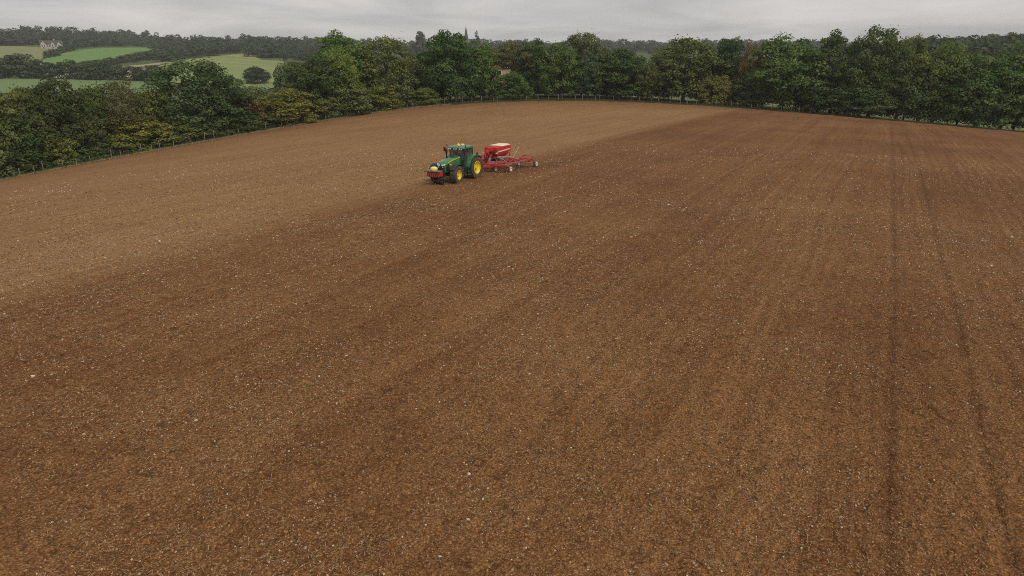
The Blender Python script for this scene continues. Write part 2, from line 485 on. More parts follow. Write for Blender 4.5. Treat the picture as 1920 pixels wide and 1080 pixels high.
def leaf_material():
    g = NG('foliage')
    oi = g.n('ShaderNodeObjectInfo')
    lv = g.n('ShaderNodeAttribute', attribute_name='lv').outputs['Fac']
    cv = g.n('ShaderNodeAttribute', attribute_name='cv').outputs['Fac']
    hsv = g.n('ShaderNodeHueSaturation')
    g.set(hsv.inputs['Color'], oi.outputs['Color'])
    g.set(hsv.inputs['Hue'], g.math('ADD', 0.5, g.math('MULTIPLY', g.math('SUBTRACT', cv, 0.5), -0.045)))
    g.set(hsv.inputs['Saturation'], g.math('ADD', 1.0, g.math('MULTIPLY', g.math('SUBTRACT', lv, 0.5), -0.35)))
    g.set(hsv.inputs['Value'], g.math('MULTIPLY', g.math('ADD', 0.80, g.math('MULTIPLY', lv, 0.40)), g.math('ADD', 0.78, g.math('MULTIPLY', cv, 0.44))))
    g.set(g.b.inputs['Base Color'], hsv.outputs[0])
    g.b.inputs['Roughness'].default_value = 0.7
    g.b.inputs['Specular IOR Level'].default_value = 0.10
    tr = g.n('ShaderNodeBsdfTranslucent'); g.set(tr.inputs[0], hsv.outputs[0])
    ms = g.n('ShaderNodeMixShader'); ms.inputs[0].default_value = 0.33
    g.set(ms.inputs[1], g.b.outputs[0]); g.set(ms.inputs[2], tr.outputs[0])
    g.t.links.new(ms.outputs[0], g.out.inputs[0])
    return g.m

def instance_material(name, a, b, rough=0.9, spec=0.2):
    g = NG(name)
    oi = g.n('ShaderNodeObjectInfo')
    tcn = g.n('ShaderNodeTexCoord').outputs['Object']
    f = g.math('ADD', g.math('MULTIPLY', oi.outputs['Random'], 0.75), g.math('MULTIPLY', g.noise(tcn, 3.0, 3), 0.25))
    g.set(g.b.inputs['Base Color'], g.mix(f, a, b))
    g.b.inputs['Roughness'].default_value = rough
    g.b.inputs['Specular IOR Level'].default_value = spec
    return g.m

SOIL = soil_material()
LEAF = leaf_material()
BARK = plain('bark', (0.075, 0.062, 0.048), 0.9, var=0.35, scale=9, bump=0.6)
POSTW = plain('weathered_post', (0.20, 0.175, 0.13), 0.9, var=0.5, scale=14, bump=0.3)
WIRE = plain('fence_wire', (0.22, 0.22, 0.21), 0.5, metal=0.8)

# ------------------------------------------------------------------ ground sheet to the horizon
def polar_sheet(name, azs, rs_fn, zfn, mat, closed):
    na = len(azs)
    Rr = np.stack([rs_fn(a) for a in azs], 1)
    nr = Rr.shape[0]
    X = Rr * np.sin(azs); Y = Rr * np.cos(azs)
    Z = zfn(X, Y)
    V = np.stack([X, Y, Z], -1).reshape(-1, 3)
    i = np.arange(nr - 1)[:, None]; j = np.arange(na if closed else na - 1)[None, :]
    j2 = (j + 1) % na
    Q = np.stack([i * na + j, i * na + j2, (i + 1) * na + j2, (i + 1) * na + j], -1).reshape(-1, 4)
    return mesh_np(name, V, Q[:, ::-1], mat, True), X, Y

GRASS = grass_material('rough_grass', (0.055, 0.075, 0.022), (0.105, 0.115, 0.042))
az_g = np.radians(np.r_[np.arange(-52, 52, 0.4), np.arange(52, 308, 4.0)])
def gz(X, Y):
    z = T(X, Y)
    return z - 0.7 * sstep(1.5, 7.0, -radial_out(X, Y)) - 0.02
me, _, _ = polar_sheet('ground', az_g, lambda a: np.r_[0.5, np.geomspace(12, 3400, 200)], gz, GRASS, True)
tag(link('ground', me), kind='structure')

# ------------------------------------------------------------------ the worked field
az_f = np.radians(np.r_[np.linspace(-47, 47, 860), np.arange(49, 313, 3.0)])
NRING = 560
def field_r(a):
    Re = float(edge_r(np.array([a]))[0])
    return np.r_[0.3, 3.0, 6.0, np.geomspace(8.5, Re, NRING)]
def tram_h(X, Y):
    n = pass_n(X, Y); e = X * EH[0] + Y * EH[1]
    h = np.zeros_like(n)
    for c0 in TRAM:
        d = np.abs(n - c0 - (vnoise(e * 0.06, 0 * e, 21) - 0.5) * 0.5)
        h += (-0.06 * (1 - sstep(0.08, 0.20, d)) + 0.02 * np.exp(-((d - 0.30) / 0.08) ** 2)) * (0.45 + 0.55 * vnoise(e * 0.35, c0 + 0 * e, 22))
    return h
def field_z(X, Y):
    r = np.hypot(X, Y)
    n = pass_n(X, Y); e = X * EH[0] + Y * EH[1]
    sp = r * 0.0052                                  # grid spacing: detail finer than this is left out
    z = F(X, Y) + 0.05
    def octv(wl, amp, seed, a=1.0):
        k = sstep(0.7, 1.6, wl / np.maximum(sp, 0.01))
        return amp * k * (vnoise(n / wl + 50, e / (wl * a) + 50, seed) - 0.5)
    z = z + octv(2.2, 0.07, 1, 5) + octv(0.55, 0.05, 2, 4) + octv(0.30, 0.07, 3, 1.2) + octv(0.17, 0.07, 4) + octv(0.10, 0.045, 5) + octv(0.06, 0.02, 6)
    z = z + tram_h(X, Y)
    out = -radial_out(X, Y)
    return z - 0.06 * (1 - sstep(0, 0.6, out))
me, FX, FY = polar_sheet('ploughed_field', az_f, field_r, field_z, SOIL, True)
at = me.attributes.new('edge', 'FLOAT', 'POINT')
at.data.foreach_set('value', (-edge_sd(FX, FY)).astype(np.float32).ravel())
tag(link('ploughed_field', me), kind='structure')

# ------------------------------------------------------------------ far meadows, draped on the hillside
def resample(pl, n):
    pl = np.array(pl, float); d = np.r_[0, np.cumsum(np.hypot(*np.diff(pl, axis=0).T))]
    t = np.linspace(0, d[-1], n)
    return np.stack([np.interp(t, d, pl[:, 0]), np.interp(t, d, pl[:, 1])], -1)
def meadow(name, top, bot, mat, lift, nu=56, nv=26):
    a, b = resample(top, nu), resample(bot, nu)
    w = np.linspace(0, 1, nv)[:, None, None]
    G = a[None] * (1 - w) + b[None] * w
    x, y, t = hit(T, G[..., 0].ravel(), G[..., 1].ravel(), t0=190, n=700)
    z = T(x, y) + lift
    V = np.stack([x, y, z], -1)
    i = np.arange(nv - 1)[:, None]; j = np.arange(nu - 1)[None]
    Q = np.stack([i * nu + j, (i + 1) * nu + j, (i + 1) * nu + j + 1, i * nu + j + 1], -1).reshape(-1, 4)
    return tag(link(name, mesh_np(name, V, Q, mat, True)), kind='structure')
MEAD_G = grass_material('bright_meadow', (0.105, 0.200, 0.040), (0.140, 0.240, 0.058), scale=0.02)
MEAD_Y = grass_material('dry_meadow', (0.175, 0.195, 0.070), (0.230, 0.230, 0.095), scale=0.02)
MEAD_S = grass_material('striped_meadow', (0.165, 0.220, 0.062), (0.200, 0.250, 0.080), stripe=(0.55, 0.83, (0.38, 0.27, 0.12)), scale=0.015)
STUB = grass_material('pale_stubble', (0.27, 0.25, 0.13), (0.33, 0.30, 0.16), scale=0.03)
meadow('dry_meadow', [(-120, 86), (40, 87.5), (92, 91)], [(-120, 112), (10, 112), (76, 116)], MEAD_Y, 0.5)
meadow('bright_meadow', [(82, 113), (136, 96), (195, 91.5), (300, 90)], [(70, 128), (150, 126), (225, 112), (300, 104)], MEAD_G, 0.8)
meadow('stubble_strip', [(80, 128), (200, 127), (270, 122), (340, 113)], [(80, 148), (200, 150), (300, 150), (340, 140)], STUB, 0.4)
MEAD_V = grass_material('pale_meadow', (0.130, 0.195, 0.070), (0.165, 0.225, 0.088), scale=0.02)
meadow('valley_meadow', [(-150, 146), (150, 150), (310, 153)], [(-150, 176), (150, 176), (320, 178)], MEAD_V, 0.4)
meadow('striped_meadow', [(300, 120.5), (360, 112), (410, 106), (462, 101), (492, 114), (530, 115)], [(300, 152), (380, 165), (450, 172), (490, 172), (520, 165), (545, 140)], MEAD_S, 0.6)
# pasture beyond the belt, seen in slits under the crowns
PAST = grass_material('belt_pasture', (0.110, 0.140, 0.046), (0.165, 0.190, 0.070), scale=0.06)
def ring_strip(name, az0, az1, d0, d1, mat, lift, n=120, m=10):
    az = np.radians(np.linspace(az0, az1, n)); re = edge_r(az)
    w = np.linspace(d0, d1, m)[:, None]
    rr = re[None] + w
    x, y = rr * np.sin(az), rr * np.cos(az)
    V = np.stack([x, y, T(x, y) + lift], -1).reshape(-1, 3)
    i = np.arange(m - 1)[:, None]; j = np.arange(n - 1)[None]
    Q = np.stack([i * n + j, i * n + j + 1, (i + 1) * n + j + 1, (i + 1) * n + j], -1).reshape(-1, 4)
    return tag(link(name, mesh_np(name, V, Q[:, ::-1], mat, True)), kind='structure')
ring_strip('pasture', -7, 42, 9, 60, PAST, 0.10)
VERGE = grass_material('verge_turf', (0.075, 0.090, 0.030), (0.150, 0.140, 0.060), scale=0.8)
ring_strip('verge', -50, -9, -0.2, 5.0, VERGE, 0.06, n=260, m=6)
ring_strip('headland_verge', -9, 48, -0.2, 3.2, VERGE, 0.06, n=260, m=6)

# ------------------------------------------------------------------ loose stuff on the soil (points carried by a mesh, instanced by nodes)
rng = np.random.default_rng(11)
def field_top(x, y):
    return field_z(x, y)
def scatter(n, r0, r1, power, patchy=False):
    """more per square metre near by, as far as single pieces can be seen"""
    u = rng.random(n)
    r = (r0 ** power + u * (r1 ** power - r0 ** power)) ** (1 / power)
    az = np.radians(rng.uniform(-41, 41, n))
    x, y = r * np.sin(az), r * np.cos(az)
    ok = radial_out(x, y) < -1.0
    if patchy: ok &= rng.random(n) < np.clip(2.2 * (0.6 * vnoise(x / 3.5, y / 3.5, 31) + 0.4 * vnoise(x / 0.9, y / 0.9, 32)) - 0.45, 0.05, 1)
    return x[ok], y[ok], r[ok]
def gn_scatter(name, x, y, z, rot, scl, mat, shape, label, cat):
    me = bpy.data.meshes.new(name)
    me.vertices.add(len(x)); me.vertices.foreach_set('co', np.stack([x, y, z], -1).astype(np.float32).ravel())
    for nm, d in (('rot', rot), ('scl', scl)):
        a = me.attributes.new(nm, 'FLOAT_VECTOR', 'POINT'); a.data.foreach_set('vector', d.astype(np.float32).ravel())
    o = link(name, me)
    t = bpy.data.node_groups.new(name + '_nodes', 'GeometryNodeTree')
    t.interface.new_socket('Geometry', in_out='INPUT', socket_type='NodeSocketGeometry')
    t.interface.new_socket('Geometry', in_out='OUTPUT', socket_type='NodeSocketGeometry')
    N, L = t.nodes.new, t.links.new
    gi, go = N('NodeGroupInput'), N('NodeGroupOutput')
    iop = N('GeometryNodeInstanceOnPoints')
    L(gi.outputs[0], iop.inputs['Points'])
    if shape == 'stone':
        s = N('GeometryNodeMeshIcoSphere'); s.inputs['Radius'].default_value = 0.5; s.inputs['Subdivisions'].default_value = 2
        nz = N('ShaderNodeTexNoise'); nz.inputs['Scale'].default_value = 2.3; nz.inputs['Detail'].default_value = 2
        sub = N('ShaderNodeVectorMath'); sub.operation = 'SUBTRACT'; L(nz.outputs['Color'], sub.inputs[0]); sub.inputs[1].default_value = (.5, .5, .5)
        sc = N('ShaderNodeVectorMath'); sc.operation = 'SCALE'; L(sub.outputs[0], sc.inputs[0]); sc.inputs['Scale'].default_value = 0.9
        sp_ = N('GeometryNodeSetPosition'); L(s.outputs['Mesh'], sp_.inputs['Geometry']); L(sc.outputs[0], sp_.inputs['Offset'])
        src = sp_.outputs[0]
    else:
        s = N('GeometryNodeMeshCylinder'); s.inputs['Vertices'].default_value = 3; s.inputs['Radius'].default_value = 0.5; s.inputs['Depth'].default_value = 1.0
        src = s.outputs['Mesh']
    sm = N('GeometryNodeSetMaterial'); L(src, sm.inputs['Geometry']); sm.inputs['Material'].default_value = mat
    L(sm.outputs[0], iop.inputs['Instance'])
    ar = N('GeometryNodeInputNamedAttribute'); ar.data_type = 'FLOAT_VECTOR'; ar.inputs['Name'].default_value = 'rot'
    asx = N('GeometryNodeInputNamedAttribute'); asx.data_type = 'FLOAT_VECTOR'; asx.inputs['Name'].default_value = 'scl'
    L(ar.outputs['Attribute'], iop.inputs['Rotation']); L(asx.outputs['Attribute'], iop.inputs['Scale'])
    L(iop.outputs[0], go.inputs[0])
    md = o.modifiers.new('scatter', 'NODES'); md.node_group = t
    me.materials.append(mat)
    return tag(o, label, cat, kind='stuff')
CLOD = instance_material('clod', (0.090, 0.038, 0.012), (0.44, 0.250, 0.105))
PEBBLE = instance_material('pebble', (0.30, 0.205, 0.12), (0.66, 0.52, 0.37), 0.8, 0.3)
FLINT = instance_material('flint', (0.27, 0.19, 0.12), (0.70, 0.58, 0.44), 0.75, 0.3)
STRAW = instance_material('straw', (0.34, 0.23, 0.12), (0.66, 0.52, 0.32))
def euler(n): return rng.uniform(0, 2 * np.pi, (n, 3))
x, y, r = scatter(100000, 9.5, 70, 1.0); n = len(x)
s = (0.016 + 0.052 * rng.random(n) ** 3.0)[:, None] * (0.8 + 0.012 * r[:, None]) * rng.uniform(0.6, 1.2, (n, 3))
gn_scatter('soil_clods', x, y, field_top(x, y) + s[:, 2] * 0.12, euler(n), s, CLOD, 'stone', 'brown crumbs and clods of soil strewn over the worked field', 'soil')
x, y, r = scatter(52000, 9.5, 80, 0.95, True); n = len(x)
s = (0.011 + 0.042 * rng.random(n) ** 4.0)[:, None] * (0.8 + 0.02 * r[:, None]) * rng.uniform(0.55, 1.2, (n, 3))
gn_scatter('stone_litter', x, y, field_top(x, y) + s[:, 2] * 0.2, euler(n), s, PEBBLE, 'stone', 'countless small pale stones sprinkled over the brown soil', 'stones')
x, y, r = scatter(52000, 9.5, 50, 0.8, True); n = len(x)
L_ = (0.05 + 0.13 * rng.random(n) ** 2) * (0.9 + 0.008 * r)
s = np.stack([np.full(n, 0.005) * (0.8 + 0.05 * r), np.full(n, 0.005) * (0.8 + 0.05 * r), L_], -1)
rot = np.stack([np.pi / 2 + rng.normal(0, 0.14, n), rng.normal(0, 0.1, n), rng.uniform(0, np.pi, n)], -1)
gn_scatter('straw_litter', x, y, field_top(x, y) + 0.012, rot, s, STRAW, 'straw', 'short bits of old straw littered over the soil', 'straw')

# the larger flints, each one a thing
def rock_mesh(seed):
    rg = random.Random(seed)
    bm = bmesh.new(); bmesh.ops.create_icosphere(bm, subdivisions=2, radius=0.5)
    pl = [(Vector((rg.gauss(0, 1), rg.gauss(0, 1), rg.gauss(0, 1))).normalized(), rg.uniform(0.26, 0.42)) for _ in range(7)]
    for v in bm.verts:
        for nrm, d in pl:
            k = v.co.dot(nrm) - d
            if k > 0: v.co -= nrm * k
        v.co.z *= 0.75
    me = bpy.data.meshes.new('flint_stone'); bm.to_mesh(me); bm.free(); me.materials.append(FLINT); return me
ROCKS = [rock_mesh(i) for i in range(6)]
x, y, r = scatter(330, 10.5, 48, 1.15, True)
ok = np.abs(x / np.maximum(y, 1)) < 0.80
x, y, r = x[ok], y[ok], r[ok]
zz = field_top(x, y)
for i in range(min(len(x), 280)):
    o = link('flint_stone', ROCKS[i % 6])
    k = (0.044 + 0.075 * random.random() ** 3) * (0.8 + 0.012 * r[i])
    o.scale = (k * random.uniform(0.8, 1.4), k, k * random.uniform(0.7, 1.0))
    o.rotation_euler = (random.uniform(-.3, .3), random.uniform(-.3, .3), random.uniform(0, 6.28))
    o.location = (x[i], y[i], zz[i] + k * 0.10)
    tag(o, 'one of the larger pale flints lying loose on the brown soil', 'stone', 'larger flints on the near soil')

# ------------------------------------------------------------------ trees
def crown_arrays(seed, K, M, leaf, zb, tm=0.38, foot=0.80, top=0.5, rc=(0.10, 0.17), squash=0.75, fill=0.45, spiky=0.0):
    """leaf-sized faces in clumps; the whole tree is 1 high and about 1 wide.
    tm: relative height of the widest girth, foot: girth at the lowest branches, top: how blunt the head is"""
    g = np.random.default_rng(seed)
    r = g.uniform(*rc, K)
    tt = np.linspace(0, 1, 200)
    girth = lambda t: np.where(t > tm, np.clip(1 - ((t - tm) / (1 - tm)) ** 2, 0, 1) ** top, foot + (1 - foot) * np.sin(np.clip(t / tm, 0, 1) * np.pi / 2))
    w = girth(tt) ** 1.3 * (tt < 0.985); cdf = np.cumsum(w); cdf /= cdf[-1]
    t = np.interp(g.random(K), cdf, tt)
    az = g.uniform(0, 2 * np.pi, K)
    ph = g.uniform(0, 6.28, 6)
    lob = 1 + 0.10 * np.sin(2 * az + ph[0] + 2.0 * t) + 0.10 * np.sin(3 * az + ph[1] + 5 * t) + 0.08 * np.sin(5 * az + ph[2] - 7 * t)
    rad = g.random(K) ** fill * girth(t) * lob * g.uniform(0.88, 1.08, K)
    lift = 1 + 0.025 * np.sin(2 * az + ph[3]) + 0.025 * np.sin(3 * az + ph[4])
    rm = r.mean()
    c = np.stack([np.cos(az) * rad * (0.5 - rm * 0.6), np.sin(az) * rad * (0.5 - rm * 0.6), zb + rm * 0.5 + t * (1 - zb - rm * 1.0) * np.where(t > .6, lift, 1)], -1)
    n = K * M
    ci = np.repeat(np.arange(K), M)
    e = g.normal(size=(n, 3)); e /= np.linalg.norm(e, axis=1)[:, None]
    e[:, 2] = np.where(g.random(n) < 0.70, np.abs(e[:, 2]), e[:, 2])
    q = e * (g.random(n) ** 0.25)[:, None] * r[ci][:, None] * np.array([1, 1, squash])
    if spiky:
        k = g.random(n) < spiky; q[k, 2] += g.random(k.sum()) * r[ci][k] * 0.9
    p = c[ci] + q
    p[:, 2] = np.maximum(p[:, 2], zb * 0.7 + 0.004 + 0.02 * g.random(n))
    nrm = e + g.normal(size=(n, 3)) * 0.38 + np.array([0, 0, 0.30])
    nrm /= np.linalg.norm(nrm, axis=1)[:, None]
    a = np.cross(nrm, g.normal(size=(n, 3))); a /= np.linalg.norm(a, axis=1)[:, None]
    b = np.cross(nrm, a)
    s = leaf * g.uniform(0.55, 1.25, n)[:, None]
    V = np.stack([p - a * s, p - b * s * 0.6, p + a * s, p + b * s * 0.6], 1)
    return V.reshape(-1, 3), np.arange(n * 4).reshape(-1, 4), g.random(n), g.random(K)[ci]
def crown_mesh(name, *a, **k):
    V, Q, lv, cv = crown_arrays(*a, **k)
    me = mesh_np(name, V, Q, LEAF)
    for nm, d in (('lv', lv), ('cv', cv)):
        t = me.attributes.new(nm, 'FLOAT', 'FACE'); t.data.foreach_set('value', d.astype(np.float32))
    return me
def trunk_mesh(seed, zb, thick=0.028, stems=1):
    rg = random.Random(seed); m = MB()
    for q in range(stems):
        ox, oy = (0, 0) if stems == 1 else (rg.uniform(-.07, .07), rg.uniform(-.07, .07))
        top = 0.62
        pts = [(ox + rg.uniform(-.012, .012) * i, oy + rg.uniform(-.012, .012) * i, -0.03 + (top + 0.03) * i / 6) for i in range(7)]
        m.tube(pts, [thick * (1.35 if i == 0 else 1.0 - 0.12 * i) for i in range(7)], 7)
        for k in range(7 if stems == 1 else 3):
            z = rg.uniform(max(zb, 0.12), 0.55); t = rg.uniform(0, 6.28); L = rg.uniform(0.22, 0.38)
            m.tube([(ox, oy, z), (ox + math.cos(t) * L * .5, oy + math.sin(t) * L * .5, z + L * .35), (ox + math.cos(t) * L, oy + math.sin(t) * L, z + L * .62)], [thick * .45, thick * .3, thick * .12], 5)
    return m.mesh('trunk', BARK, True)
PROTO = {}
def proto(key, n, **k):
    zb = k['zb']; st = k.pop('stems', 1); th = k.pop('thick', 0.028)
    PROTO[key] = [(crown_mesh('crown', 100 + 17 * i + len(PROTO) * 131, **k), trunk_mesh(i + len(PROTO) * 7, zb, th, st)) for i in range(n)]
proto('oak', 4, K=190, M=112, leaf=0.0182, zb=0.045, tm=0.42, foot=0.82, top=0.50, rc=(0.075, 0.140), squash=0.74, fill=0.30)
proto('ash', 3, K=230, M=92, leaf=0.0172, zb=0.045, tm=0.40, foot=0.84, top=0.55, rc=(0.062, 0.120), squash=0.85, fill=0.33, spiky=0.04)
proto('broad', 3, K=190, M=112, leaf=0.0185, zb=0.04, tm=0.36, foot=0.88, top=0.48, rc=(0.075, 0.140), squash=0.72, fill=0.30)
proto('birch', 2, K=240, M=84, leaf=0.0135, zb=0.06, tm=0.32, foot=0.78, top=0.68, rc=(0.050, 0.090), squash=1.1, fill=0.38, spiky=0.12, thick=0.016)
proto('bush', 4, K=170, M=104, leaf=0.0230, zb=0.0, tm=0.30, foot=0.97, top=0.52, rc=(0.075, 0.140), squash=0.80, fill=0.32, spiky=0.10, stems=4, thick=0.014)
proto('far', 4, K=60, M=56, leaf=0.040, zb=0.0, tm=0.38, foot=0.9, top=0.48, rc=(0.11, 0.18), squash=0.75, fill=0.32)
proto('cone', 1, K=80, M=40, leaf=0.035, zb=0.10, tm=0.15, foot=0.9, top=1.1, rc=(0.07, 0.12), squash=0.8, fill=0.45)
proto('high', 1, K=120, M=120, leaf=0.0150, zb=0.46, tm=0.40, foot=0.75, top=0.55, rc=(0.070, 0.120), squash=0.6, fill=0.33)

def put_tree(name, kind, x, y, w, h, col, label, cat='tree', group=None, var=None, sink=0.0):
    ps = PROTO[kind]
    cm, tm = ps[(var if var is not None else random.randrange(len(ps))) % len(ps)]
    o = empty(name, (x, y, Tz(x, y) - sink), random.uniform(0, 6.28))
    o.scale = (w, w, h)
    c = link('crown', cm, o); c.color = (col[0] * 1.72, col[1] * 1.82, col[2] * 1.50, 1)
    link('trunk', tm, o)
    return tag(o, label, cat, group)
def tree_px(name, kind, px, ytop, wpx, D, col, label, cat='tree', group=None, var=None, wmul=1.0):
    """from a place in the photo and a distance to a place, height and width in metres"""
    u, Y, Z = ray(px, ytop)
    t = D / Y
    x, y = float(u * t), float(D)
    h = CAMZ + float(Z) * t - Tz(x, y)
    w = wpx / FPX * t * wmul
    return put_tree(name, kind, x, y, w, max(h, 1.0), col, label, cat, group, var)
def edge_D(px):
    return float(np.interp(px, _e[:, 0], _e[:, 2]))

# leaf colours
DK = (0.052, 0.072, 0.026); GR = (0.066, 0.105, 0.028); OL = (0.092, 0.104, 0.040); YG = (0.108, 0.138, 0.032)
BG = (0.066, 0.100, 0.028); BL = (0.054, 0.082, 0.040); BR = (0.130, 0.084, 0.042); YE = (0.125, 0.115, 0.032); OR = (0.135, 0.095, 0.034); GY = (0.100, 0.115, 0.062)

# --- belt of trees along the far side of the field: (kind, x, top, width, metres behind the edge, colour, label)
BELT = [
 ('oak', 588, 98, 118, 9, DK, 'dark green oak at the left end of the belt, left of the lime green tree', 0),
 ('oak', 640, 62, 128, 15, GR, 'tall round oak rising behind the lime green tree near the field corner', 1),
 ('oak', 630, 90, 84, 6, YG, 'lime green tree standing out in front of dark oaks at the field corner', 2),
 ('ash', 722, 69, 122, 10, OL, 'broad dull olive tree between the lime green tree and the big dark oak', 0),
 ('bush', 650, 150, 90, 4, OL, 'low brownish bush at the foot of the lime green tree', 1),
 ('bush', 712, 160, 74, 4.5, (0.12, 0.125, 0.035), 'low yellowish bush below the broad olive tree', 0),
 ('bush', 795, 163, 56, 4.5, (0.10, 0.115, 0.036), 'small yellow green bush at the left foot of the big dark oak', 2),
 ('oak', 800, 92, 90, 14, DK, 'shaded dark tree squeezed against the left flank of the big dark oak', 3),
 ('broad', 840, 55, 118, 9, (0.046, 0.078, 0.024), 'big dark green oak below the church spire', 0),
 ('oak', 899, 78, 74, 8, GR, 'mid green tree right of the big oak below the church spire', 2),
 ('high', 960, 76, 84, 10, (0.090, 0.088, 0.040), 'brownish olive tree above the gap that shows a brick house', 1),
 ('bush', 958, 135, 72, 5, GR, 'green bush under the brownish tree beside the brick house gap', 3),
 ('oak', 1002, 68, 74, 10, (0.050, 0.080, 0.028), 'upright dark green tree right of the brownish olive tree', 0),
 ('ash', 1050, 78, 92, 8, (0.075, 0.105, 0.030), 'fresh green tree in the middle of the belt, left of the tall olive tree', 2),
 ('ash', 1094, 61, 98, 13, (0.080, 0.090, 0.034), 'tall olive tree in the middle of the belt, highest between church and field track', 0),
 ('oak', 1105, 100, 60, 6, BL, 'narrow blue green tree in front of the tall olive tree', 1),
 ('broad', 1166, 91, 126, 8, (0.048, 0.075, 0.024), 'round dark green tree lower than its neighbours in mid belt', 1),
 ('birch', 1218, 112, 64, 5, OL, 'slim pale olive tree with a bare light trunk', 0),
 ('ash', 1290, 67, 140, 9, (0.078, 0.092, 0.034), 'wide grey olive tree left of the narrow dark tree', 1),
 ('oak', 1372, 66, 72, 12, (0.040, 0.064, 0.026), 'narrow dark tree between the grey olive tree and the rusty one', 3),
 ('birch', 1412, 80, 60, 9, BR, 'thin rusty brown tree beside the bright green dome', 1),
 ('bush', 1346, 140, 66, 6, YE, 'yellow autumn bush glowing low in the belt', 2),
 ('broad', 1482, 65, 150, 8, BG, 'bright green dome shaped tree right of the rusty tree', 2),
 ('oak', 1420, 130, 80, 5, DK, 'dark shrubby tree under the rusty brown tree', 2),
 ('oak', 1578, 61, 108, 10, DK, 'dark green tree between the bright dome and the tallest tree', 1),
 ('ash', 1656, 49, 122, 8, (0.066, 0.084, 0.030), 'tallest tree on the right half of the belt, olive with open top', 2),
 ('ash', 1722, 66, 80, 10, OL, 'smaller olive tree leaning on the right of the tallest tree', 0),
 ('oak', 1778, 72, 110, 9, (0.095, 0.118, 0.032), 'yellowish green tree in front of the wooded hill', 0),
 ('broad', 1856, 98, 140, 7, (0.060, 0.095, 0.028), 'spreading green tree near the right edge of the picture', 0),
 ('oak', 1936, 84, 140, 10, (0.055, 0.085, 0.026), 'green tree cut by the right edge of the picture', 2),
 ('oak', 2060, 84, 150, 9, GR, 'green tree beyond the right edge of the picture', 3),
]
for i, (k, px, yt, w, off, col, lab, var) in enumerate(BELT):
    nm = {'oak': 'oak_tree', 'ash': 'ash_tree', 'broad': 'oak_tree', 'birch': 'birch_tree', 'bush': 'bush', 'high': 'oak_tree'}[k]
    tree_px(nm, k, px, yt, w, edge_D(px) + off, col, lab, 'bush' if k == 'bush' else 'tree', 'trees of the belt behind the field', var, 1.08)
# shaded lower trees filling the belt between the named ones
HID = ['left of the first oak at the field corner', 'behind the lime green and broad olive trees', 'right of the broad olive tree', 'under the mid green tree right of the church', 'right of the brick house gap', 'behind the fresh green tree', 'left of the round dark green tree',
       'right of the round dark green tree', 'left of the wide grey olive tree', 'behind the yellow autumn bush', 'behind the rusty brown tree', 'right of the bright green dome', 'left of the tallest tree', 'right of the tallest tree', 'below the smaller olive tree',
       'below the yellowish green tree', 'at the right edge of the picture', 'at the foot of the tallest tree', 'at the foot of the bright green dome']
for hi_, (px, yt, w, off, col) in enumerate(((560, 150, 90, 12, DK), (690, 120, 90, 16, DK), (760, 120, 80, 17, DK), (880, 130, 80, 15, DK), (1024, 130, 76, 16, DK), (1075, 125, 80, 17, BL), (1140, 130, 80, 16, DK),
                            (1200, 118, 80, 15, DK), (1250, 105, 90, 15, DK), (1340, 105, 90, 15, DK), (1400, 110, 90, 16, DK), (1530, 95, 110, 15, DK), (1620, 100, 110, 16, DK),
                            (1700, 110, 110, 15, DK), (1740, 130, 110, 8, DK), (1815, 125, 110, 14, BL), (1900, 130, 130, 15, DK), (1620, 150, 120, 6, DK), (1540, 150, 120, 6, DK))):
    tree_px('oak_tree', 'oak', px, yt, w, edge_D(px) + off, col, 'shaded dark tree low in the belt ' + HID[hi_], 'tree', 'half hidden trees low in the belt', None, 1.1)

